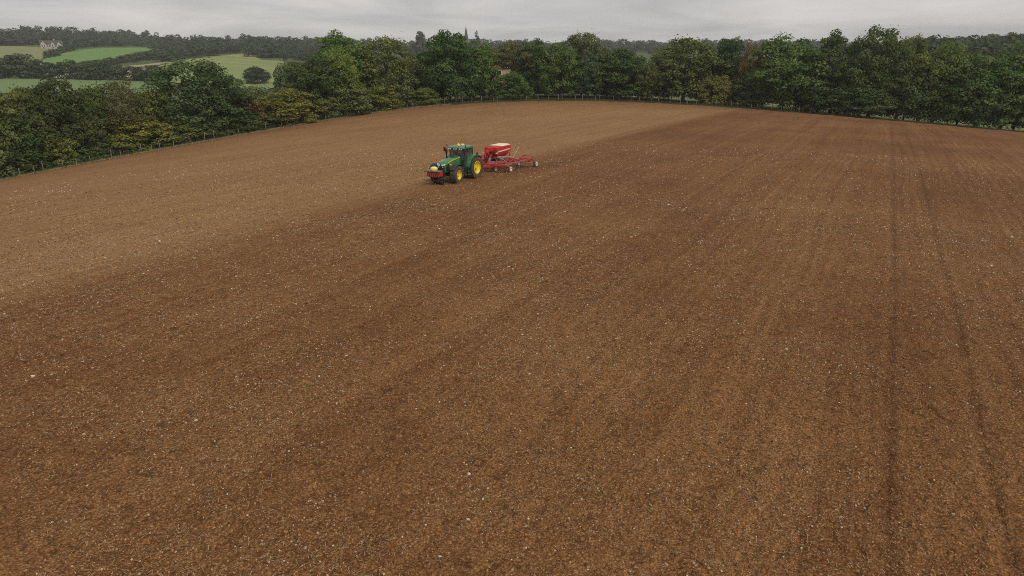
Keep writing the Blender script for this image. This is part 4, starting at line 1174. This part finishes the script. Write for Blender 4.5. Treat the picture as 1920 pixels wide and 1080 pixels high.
for s in (-1, 1):
    d = pane('door', [(s * .66, pA + .0, 1.24), (s * .81, pB + .04, 1.24), (s * .81, pB + .04, 2.470), (s * .76, pA - .10, 2.470)])
    m = MB(); m.box((s * .84, pB + .14, 1.62), (0.03, 0.14, 0.05)); m.build('handle', BLACK, d)
    pane('side_window', [(s * .80, pB - .04, 1.74), (s * .76, pC + .05, 1.74), (s * .76, pC + .05, 2.470), (s * .80, pB - .04, 2.470)])
    m = MB(); m.box((s * .79, .14, 1.48), (0.05, 0.46, 0.5)); m.build('quarter_panel', GREEN, tr)
# roof
def rsec(z, x, y0, y1, c=.16):
    return [(-x + c, y0, z), (x - c, y0, z), (x, y0 + c, z), (x, y1 - c, z), (x - c, y1, z), (-x + c, y1, z), (-x, y1 - c, z), (-x, y0 + c, z)]
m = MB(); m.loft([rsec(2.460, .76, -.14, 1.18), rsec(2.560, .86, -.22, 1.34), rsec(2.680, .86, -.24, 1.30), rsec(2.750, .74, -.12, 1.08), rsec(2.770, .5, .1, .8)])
rf = m.build('roof', plain('dusty_sky_sheen_roof', (0.085, 0.20, 0.105), 0.35, var=0.12, dirt=0.15), tr, smooth=True)  # paler than the bonnet: sky reflection and dust put into the base colour
m = MB(); m.box((0, 1.335, 2.560), (1.36, 0.05, 0.13)); lb = m.build('light_bar', BLACK, rf)
for lx in (-.60, -.42, -.10, .12, .44, .60):
    MB().box((lx, 1.37, 2.560), (0.10, 0.03, 0.085)).build('work_lamp', LAMP, lb)
for s in (-1, 1):
    MB().box((s * .62, -.25, 2.580), (0.16, 0.05, 0.10)).build('rear_lamp', AMBER, rf)
m = MB(); m.lathe([(2.760, 0.085), (2.820, 0.085), (2.830, .10), (2.910, .095), (2.960, .05), (2.965, .005)], 14, c=(-.12, 1.0, 0), axis='Z'); m.build('beacon', AMBER, rf, smooth=True)
m = MB(); m.lathe([(2.760, 0.16), (2.810, .15), (2.840, .10), (2.845, .01)], 16, c=(0, .2, 0), axis='Z'); m.build('receiver', PALEY, rf, smooth=True)
for s in (-1, 1):
    m = MB(); m.tube([(s * .74, 1.02, 2.310), (s * 1.08, 1.22, 2.380), (s * 1.10, 1.22, 2.580)], 0.022, 6); ma = m.build('mirror_arm', BLACK, tr)
    m = MB(); m.box((s * 1.10, 1.25, 2.480), (0.20, 0.07, 0.34)); m.build('mirror', BLACK, ma, bevel=0.02)
    m = MB(); m.tube([(s * .82, 1.10, 2.600), (s * .90, 1.18, 2.780)], 0.018, 6); m.lathe([(2.740, .045), (2.860, .045), (2.870, .01)], 8, c=(s * .90, 1.18, 0), axis='Z'); m.build('side_beacon', BLACK, rf)
# exhaust on the far side of the bonnet
m = MB(); m.tube([(.90, 1.30, 1.25), (.90, 1.30, 1.75)], [.05, .06], 10); m.tube([(.90, 1.30, 1.70), (.90, 1.30, 2.260), (.92, 1.32, 2.440), (.96, 1.34, 2.540)], [.105, .105, .085, .075], 12)
m.build('exhaust', EXH, tr, smooth=True)
# rear wings
for s in (-1, 1):
    m = MB(); sec = []; sec2 = []
    for k in range(11):
        a = R(8 + k * 15.5); rr = 1.05
        y, z = rr * math.cos(a), 0.93 + rr * math.sin(a)
        y = y + .02
        sec.append([(s * .70, y, z - .02), (s * 1.16, y, z - .03), (s * 1.17, y, z + .01), (s * 1.10, y, z + .045), (s * .70, y, z + .05)])
        sec2.append([(s * 1.165, y, z - .06), (s * 1.30, y, z - .10), (s * 1.31, y, z - .05), (s * 1.17, y, z + .0)])
    m.loft(sec); fw = m.build('rear_wing', GREEN, tr, smooth=True)
    m = MB(); m.loft(sec2[0:9]); m.build('wing_extension', BLACK, fw, smooth=True)
    m = MB(); m.box((s * .70, .12, 1.42), (0.05, 1.0, 0.9)); m.build('wing_panel', GREEN, fw)
    m = MB(); m.box((s * 1.12, -.25, 2.06), (.14, .10, .12)); m.build('tail_lamp', EXH, fw)
# tank and steps (left side faces the camera)
m = MB(); m.box((-.62, 1.15, 0.86), (0.42, 0.95, 0.56)); m.build('fuel_tank', BLACK, tr, bevel=0.05)
m = MB(); m.box((.62, 1.15, 0.86), (0.42, 0.95, 0.56)); m.build('battery_box', BLACK, tr, bevel=0.05)
st = MB()
for y in (.62, 1.02): st.bar((-.93, y, 1.16), (-1.05, y, .42), 0.05, 0.03)
sto = st.build('steps', GREEN, tr)
for z in (.46, .70, .94): MB().box((-1.0 + (z - .46) * .12, .82, z), (0.20, 0.44, 0.03)).build('tread', STEEL, sto)
m = MB(); m.tube([(-.86, 1.10, 1.35), (-.92, 1.14, 1.7), (-.86, 1.08, 2.1)], 0.018, 6); m.build('grab_rail', BLACK, tr)
# inside the cab
m = MB(); m.box((0, .16, 1.42), (.5, .46, .14)); m.box((0, -.04, 1.78), (.48, .08, .62)); m.box((0, .16, 1.28), (.3, .3, .16)); m.build('seat', plain('seat_cloth', (.05, .05, .045), .9), tr, bevel=0.03)
m = MB(); m.bar((0, 1.0, 1.25), (0, .86, 1.72), 0.07); m.box((0, .97, 1.66), (.34, .10, .16)); stc = m.build('steering_column', BLACK, tr)
m = MB()
ringp = [(0.20 * math.cos(a),   .80 + .20 * math.sin(a) * .85, 1.74 - .20 * math.sin(a) * .45 * -1) for a in [2 * math.pi * k / 20 for k in range(21)]]
m.tube(ringp, 0.018, 6, cap=False); m.build('steering_wheel', BLACK, stc)
m = MB(); m.box((.42, .05, 1.72), (.14, .5, .10)); m.box((.52, .45, 2.0), (.05, .2, .26)); m.build('armrest', BLACK, tr)
# rear linkage
m = MB()
for s in (-1, 1): m.bar((s * .38, -.4, .72), (s * .42, -1.35, .62), .07, .10)
m.bar((0, -.5, 1.15), (0, -1.35, 1.05), .06); m.build('rear_linkage', CAST, tr)
m = MB(); m.tube([(.1, -.75, 1.3), (.12, -1.1, 1.55), (.1, -1.5, 1.2)], .02, 6); m.tube([(-.1, -.75, 1.3), (-.14, -1.1, 1.6), (-.1, -1.6, 1.15)], .02, 6); m.build('hydraulic_hoses', BLACK, tr)

# driver
def skin_body(name, joints, edges, mat, parent, sub=2):
    me = bpy.data.meshes.new(name); me.from_pydata([j[0] for j in joints], edges, []); me.update()
    o = link(name, me, parent); me.materials.append(mat)
    md = o.modifiers.new('skin', 'SKIN'); md.use_smooth_shade = True
    lay = me.skin_vertices[0] if me.skin_vertices else None
    if lay is None:
        bm = bmesh.new(); bm.from_mesh(me); bm.verts.layers.skin.verify(); bm.to_mesh(me); bm.free(); lay = me.skin_vertices[0]
    for i, (p, r) in enumerate(joints): lay.data[i].radius = (r, r) if not isinstance(r, tuple) else r
    lay.data[0].use_root = True
    o.modifiers.new('sub', 'SUBSURF').levels = sub; o.modifiers['sub'].render_levels = sub
    return o
SHIRT = plain('grey_shirt', (0.42, 0.43, 0.42), 0.9); SKINM = plain('skin', (0.42, 0.24, 0.16), 0.6); HAIR = plain('dark_hair', (0.03, 0.022, 0.018), 0.8); TROU = plain('dark_trousers', (0.03, 0.035, 0.05), 0.9)
dx_, dy_ = nxy(0, 0)
dr = empty('person', (*nxy(0, 0.24), TZ0 - 0.22)); dr.rotation_euler = tr.rotation_euler
J = [((0, -.10, 1.76), (.17, .13)), ((0, -.14, 1.98), (.17, .12)), ((0, -.13, 2.18), (.18, .11)), ((0, -.11, 2.29), .065), ((0, -.09, 2.38), .07), ((0, -.07, 2.47), (.085, .105)), ((0, -.07, 2.55), (.07, .085)),
     ((-.21, -.12, 2.21), .072), ((-.29, .02, 1.98), .055), ((-.20, .30, 1.94), .040), ((-.16, .47, 1.95), .035),
     ((.21, -.12, 2.21), .072), ((.29, .02, 1.98), .055), ((.20, .30, 1.94), .040), ((.16, .47, 1.95), .035),
     ((-.11, .10, 1.74), .10), ((-.14, .36, 1.72), .08), ((-.14, .42, 1.56), .055), ((-.14, .58, 1.52), .04),
     ((.11, .10, 1.74), .10), ((.14, .36, 1.72), .08), ((.14, .42, 1.56), .055), ((.14, .58, 1.52), .04)]
E = [(0, 1), (1, 2), (2, 3), (3, 4), (4, 5), (5, 6), (2, 7), (7, 8), (8, 9), (9, 10), (2, 11), (11, 12), (12, 13), (13, 14), (0, 15), (15, 16), (16, 17), (17, 18), (0, 19), (19, 20), (20, 21), (21, 22)]
bd = skin_body('body', J, E, SHIRT, dr)
gbm = NG('clothed_body'); zc = gbm.n('ShaderNodeSeparateXYZ'); gbm.set(zc.inputs[0], gbm.n('ShaderNodeTexCoord').outputs['Object'])
k1 = gbm.mix(gbm.math('GREATER_THAN', zc.outputs[2], 2.29), (0.42, 0.43, 0.42), (0.42, 0.24, 0.16))
k2 = gbm.mix(gbm.math('LESS_THAN', zc.outputs[2], 1.79), k1, (0.03, 0.035, 0.05))
k3 = gbm.mix(gbm.math('GREATER_THAN', zc.outputs[1], 0.40), k2, k2)
gbm.set(gbm.b.inputs['Base Color'], k3); gbm.b.inputs['Roughness'].default_value = 0.85
bd.data.materials[0] = gbm.m
m = MB(); m.lathe([(2.50, .115), (2.56, .112), (2.62, .075), (2.64, .01)], 14, c=(0, -.085, 0), axis='Z'); m.build('hair', HAIR, dr, smooth=True)
m = MB(); m.box((0, .045, 2.455), (.03, .04, .05)); m.build('nose', SKINM, dr, bevel=0.008)
tag(dr, 'driver in a grey shirt sitting inside the tractor cab', 'person')

# front box carried on the tractor nose
fbz = empty('front_toolbox', (*nxy(0.08, 0.12), TZ0 + 0.13)); fbz.rotation_euler = tr.rotation_euler
m = MB(); m.prism([(3.95, .62), (4.46, .62), (4.56, 1.0), (3.95, 1.04)], -.50, .50); m.build('body', REDP, fbz, bevel=0.025)
m = MB(); m.box((0, 4.26, 1.065), (1.18, .74, .05)); m.build('lid', plain('grey_lid', (.12, .11, .10), .6, var=.2, dirt=.3), fbz, bevel=0.015)
for s in (-1, 1):
    m = MB(); m.box((s * .56, 4.20, .86), (.10, .44, .36)); m.build('end_bracket', REDP, fbz, bevel=0.02)
m = MB()
for k in range(5): m.box((-.36 + k * .18, 4.53, .80), (.05, .05, .30))
m.build('ribs', REDD, fbz)
m = MB(); m.bar((-.54, 4.60, 1.08), (-.60, 4.78, 1.05), .05); m.bar((.54, 4.60, 1.08), (.62, 4.78, 1.05), .05); m.build('corner_guides', BLACK, fbz)
m = MB(); m.lathe([(1.09, .19), (1.12, .265), (1.22, .30), (1.32, .27), (1.39, .17), (1.41, .01)], 20, c=(.05, 4.22, 0), axis='Z'); m.build('domed_drum', PALEY, fbz, smooth=True)
m = MB(); m.box((.40, 4.40, 1.12), (.38, .34, .05)); m.build('strap', STEEL, fbz)
m = MB()
for s in (-1, 0, 1): m.lathe([(-.14, .06), (-.13, .20), (-.05, .235), (.05, .235), (.13, .20), (.14, .06)], 18, c=(s * .30, 3.72, .15))
m.bar((-.4, 3.72, .15), (.4, 3.72, .15), .08); m.bar((-.4, 3.72, .15), (-.4, 4.1, .64), .07); m.bar((.4, 3.72, .15), (.4, 4.1, .64), .07)
m.build('linkage_shadow_fill', BLACK, fbz, smooth=True)  # black roller shapes added to stand in for shadow and linkage here
tag(fbz, 'red toolbox with a yellow domed drum carried on the nose of the tractor', 'toolbox')

# ------------------------------------------------------------------ seed drill
pit2, rol2 = slope_of(-7.5, -2, -2, 2)
hx_, hy_ = nxy(0, -1.35)
sdn = empty('seed_drill', (hx_ - 1.35 * math.sin(THD), hy_ + 1.35 * math.cos(THD), TZ0)); sdn.rotation_euler = (pit2, -rol2, THD)
tag(sdn, 'red trailed seed drill with a cream topped hopper and hoses behind the tractor', 'seed drill')
m = MB(); m.bar((0, -1.35, .62), (0, -2.5, .60), .16, .18); m.bar((-.42, -1.32, .62), (.42, -1.32, .62), .12, .12)
for s in (-1, 1): m.bar((s * .10, -1.5, .62), (s * .72, -3.1, .66), .12, .16)
m.bar((0, -1.5, .75), (0, -3.0, 1.25), .10, .12)
m.build('drawbar', REDP, sdn, bevel=0.012)
m = MB()
for y in (-3.05, -4.3, -5.5, -6.7):
    m.bar((-2.6, y, .72), (2.6, y, .72), .16, .17)
for x in (-2.2, -1.15, -.55, .55, 1.15, 2.2):
    m.bar((x, -2.95, .74), (x, -6.9, .74), .13, .15)
m.build('frame', REDD, sdn, bevel=0.012)
m = MB()
for s in (-1, 1):
    m.bar((s * .62, -3.0, .62), (s * 2.0, -2.95, .62), .14, .16); m.bar((s * 1.1, -2.7, .58), (s * .25, -2.2, .58), .10, .12)
    m.bar((s * .35, -3.05, .74), (s * .35, -3.7, 1.45), .10, .12)
m.build('front_frame', REDP, sdn, bevel=0.012)
# raised wing braces
for s in (-1, 1):
    for y0 in (-4.9, -6.1):
        m = MB(); m.bar((s * .7, y0, 1.0), (s * 1.5, y0, .80), .07); m.bar((s * 1.5, y0, .80), (s * 2.3, y0, 1.02), .07); m.build('wing_brace', REDD, sdn)
    m = MB(); m.bar((s * 1.55, -7.1, 1.05), (s * 2.70, -7.1, 1.05), .06); m.bar((s * 1.55, -5.9, .78), (s * 1.55, -7.1, 1.05), .06); m.bar((s * 2.70, -5.9, .78), (s * 2.70, -7.1, 1.05), .06); m.bar((s * 2.1, -5.9, .78), (s * 2.1, -7.1, 1.05), .05); m.bar((s * 2.2, -6.7, .74), (s * 2.62, -7.08, .70), .11, .12); m.bar((s * 1.0, -6.85, .78), (s * 2.62, -7.05, .80), .09); m.build('tail_frame', REDP, sdn)
# seed heads and their brackets over the frame
for hx3 in (-1.45, -.75, .75, 1.45):
    m = MB(); m.tube([(hx3, -5.0, .75), (hx3, -5.0, 1.12)], .05, 8); m.lathe([(1.08, .05), (1.12, .17), (1.20, .17), (1.23, .05)], 12, c=(hx3, -5.0, 0), axis='Z'); m.build('seed_head', HOSE, sdn, smooth=True)
for bx3 in (-2.0, -1.5, -.95, .95, 1.5, 2.0):
    m = MB(); m.bar((bx3, -3.4, .80), (bx3 * 1.04, -4.6, 1.02), .06); m.bar((bx3 * 1.04, -4.6, 1.02), (bx3, -6.4, .82), .06); m.build('depth_arm', REDP, sdn)
# hopper
def hsec(z, x, y0, y1): return [(-x, y0, z), (x, y0, z), (x, y1, z), (-x, y1, z)]
m = MB(); m.loft([hsec(.92, .22, -5.70, -4.70), hsec(1.38, .62, -6.20, -4.25), hsec(1.62, .68, -6.28, -4.12), hsec(2.02, .66, -6.30, -4.15), hsec(2.06, .62, -6.25, -4.3)])
hop = m.build('hopper', REDP, sdn, bevel=0.03)
m = MB(); m.loft([hsec(2.065, .66, -6.36, -4.95), hsec(2.12, .64, -6.34, -4.98), hsec(2.17, .38, -6.28, -5.10)]); m.build('cover', LIDC, hop, bevel=0.01)
m = MB(); m.box((0, -4.62, 2.08), (1.2, .60, .05)); m.build('front_cover', REDD, hop)
for s in (-1, 1):
    m = MB(); m.bar((s * .692, -6.25, 1.72), (s * .692, -4.3, 1.66), .02, .095); m.build('pale_stripe', WHITEP, hop)
    m = MB(); m.box((s * .70, -4.05, 1.58), (.05, .34, .07)); m.build('end_stripe', WHITEP, hop)
    m = MB(); m.bar((s * .66, -6.22, .80), (s * .68, -6.30, 2.04), .07); m.bar((s * .55, -4.3, .80), (s * .60, -4.3, 1.4), .07); m.build('hopper_leg', REDP, hop)
    m = MB(); m.box((s * .70, -6.05, 1.45), (.02, .10, .10)); m.build('reflector', AMBER, hop)
# fan and metering at the hopper front
m = MB(); m.lathe([(-.16, .05), (-.16, .30), (.16, .30), (.16, .05)], 20, c=(-.05, -3.78, 1.62)); m.box((-.05, -3.9, 1.88), (.5, .45, .30)); fn = m.build('fan', REDP, sdn, smooth=True)
m = MB(); m.lathe([(-.18, .04), (-.175, .22)], 16, c=(-.05, -3.78, 1.62)); m.build('fan_grille', BLACK, fn)
m = MB(); m.tube([(-.05, -3.72, 1.36), (-.08, -3.9, 1.1), (-.05, -4.6, .98)], .07, 8); m.build('air_duct', STEEL, fn, smooth=True)
m = MB(); m.tube([(-.30, -3.35, .75), (-.36, -3.40, 1.20)], [.14, .10], 10); m.build('oil_tank', HOSE, sdn, smooth=True)
m = MB(); m.tube([(.35, -2.6, .7), (.35, -2.6, 1.55)], .02, 6); m.tube([(.5, -2.6, .7), (.5, -2.6, 1.4)], .015, 6); m.build('hose_stand', REDD, sdn)
# hoses from the hopper out to the openers
rh = random.Random(3)
for s in (-1, 1):
    for k in range(9):
        x1 = s * (0.6 + k * .205); y1 = -4.3 - 1.2 * (k % 3)
        sag = rh.uniform(.0, .14)
        pts = []
        for q in range(9):
            t = q / 8
            x = s * .22 + (x1 - s * .22) * t; y = -4.15 + (y1 + 4.15) * t ** 1.3 - .25 * math.sin(math.pi * t) * (k % 2)
            z = 1.18 + (.62 - 1.18) * t + .22 * math.sin(math.pi * t) * (1 - sag * 3)
            pts.append((x, y, z))
        m = MB(); m.tube(pts, .036, 6, cap=False); m.build('seed_hose', HOSE, sdn, smooth=True)
# tines
m = MB(); m.tube([(0, 0, 0), (0, -.22, -.06), (0, -.26, -.28), (0, -.10, -.52), (0, .02, -.72)], [.022, .022, .022, .02, .014], 6); m.box((0, .0, .0), (.07, .09, .18))
TINE = m.mesh('tine', STEEL, True)
for q, y in enumerate((-3.05, -4.3, -5.5, -6.7)):
    for k in range(10):
        x = -2.25 + k * .48 + .12 * (q % 4)
        if x > 2.3: continue
        o = link('tine', TINE, sdn); o.location = (x, y, .66)
# packer wheels
PACK = plain('dusty_tyre', (0.17, 0.125, 0.095), 0.95, var=0.3, dirt=0.5)
def small_wheel(x, y, r=.36, w=.24):
    o = empty('packer_wheel', (x, y, r - .02), 0, sdn)
    h = w / 2
    m = MB(); m.lathe([(-h * .7, r * .55), (-h, r * .75), (-h * .8, r * .95), (0, r), (h * .8, r * .95), (h, r * .75), (h * .7, r * .55)], 24)
    for k in range(14):
        t = 2 * math.pi * k / 14
        m.bar((-h * .8, r * .985 * math.cos(t), r * .985 * math.sin(t)), (h * .8, r * .985 * math.cos(t + .1), r * .985 * math.sin(t + .1)), .035, .03)
    m.build('tyre', PACK, o, smooth=True)
    m = MB(); m.lathe([(-h * .75, r * .58), (-h * .4, r * .45), (-h * .5, .01)], 18); m.lathe([(h * .75, r * .58), (h * .4, r * .45), (h * .5, .01)], 18); m.build('rim', LIDC, o, smooth=True)
    m = MB(); m.bar((0, 0, 0), (0, .45 if y > -6 else .55, .36), .07); m.bar((-.16, 0, 0), (.16, 0, 0), .04); m.build('fork', REDD, o)
for s in (-1, 1):
    small_wheel(s * .80, -3.55, .36); small_wheel(s * 2.1, -4.0, .36); small_wheel(s * 2.62, -7.6, .36); small_wheel(s * .85, -7.35, .34)
# rear harrow and marker pole
m = MB(); m.bar((-2.3, -7.1, .55), (2.3, -7.1, .55), .06)
for k in range(24): m.tube([(-2.25 + k * .195, -7.1, .53), (-2.25 + k * .195, -7.28, .25), (-2.25 + k * .195, -7.48, .02)], .010, 4)
m.build('harrow', STEEL, sdn)
m = MB(); m.tube([(-1.0, -6.3, .95), (-.95, -7.35, 1.75)], .022, 6); m.build('marker_pole', plain('pale_pole', (.55, .38, .25), .6), sdn)
m = MB(); m.bar((-.62, -3.1, .95), (-1.9, -3.9, .88), .05); m.bar((.62, -3.1, .95), (1.9, -3.9, .88), .05); m.build('tie_rods', HOSE, sdn)

# ------------------------------------------------------------------ haze
HAZE = 0.00018
if HAZE:
    m = MB(); m.box((0, 0, 25), (7200, 7200, 92))
    hz = m.build('haze', None)
    hm = bpy.data.materials.new('haze_air'); hm.use_nodes = True
    hm.node_tree.nodes.clear()
    ho = hm.node_tree.nodes.new('ShaderNodeOutputMaterial'); pv = hm.node_tree.nodes.new('ShaderNodeVolumePrincipled')
    pv.inputs['Color'].default_value = (0.94, 0.96, 0.99, 1); pv.inputs['Density'].default_value = HAZE; pv.inputs['Anisotropy'].default_value = 0.2
    hm.node_tree.links.new(pv.outputs[0], ho.inputs['Volume'])
    hz.data.materials.append(hm)
    tag(hz, 'thin grey haze in the air over the whole landscape', 'haze', kind='stuff')
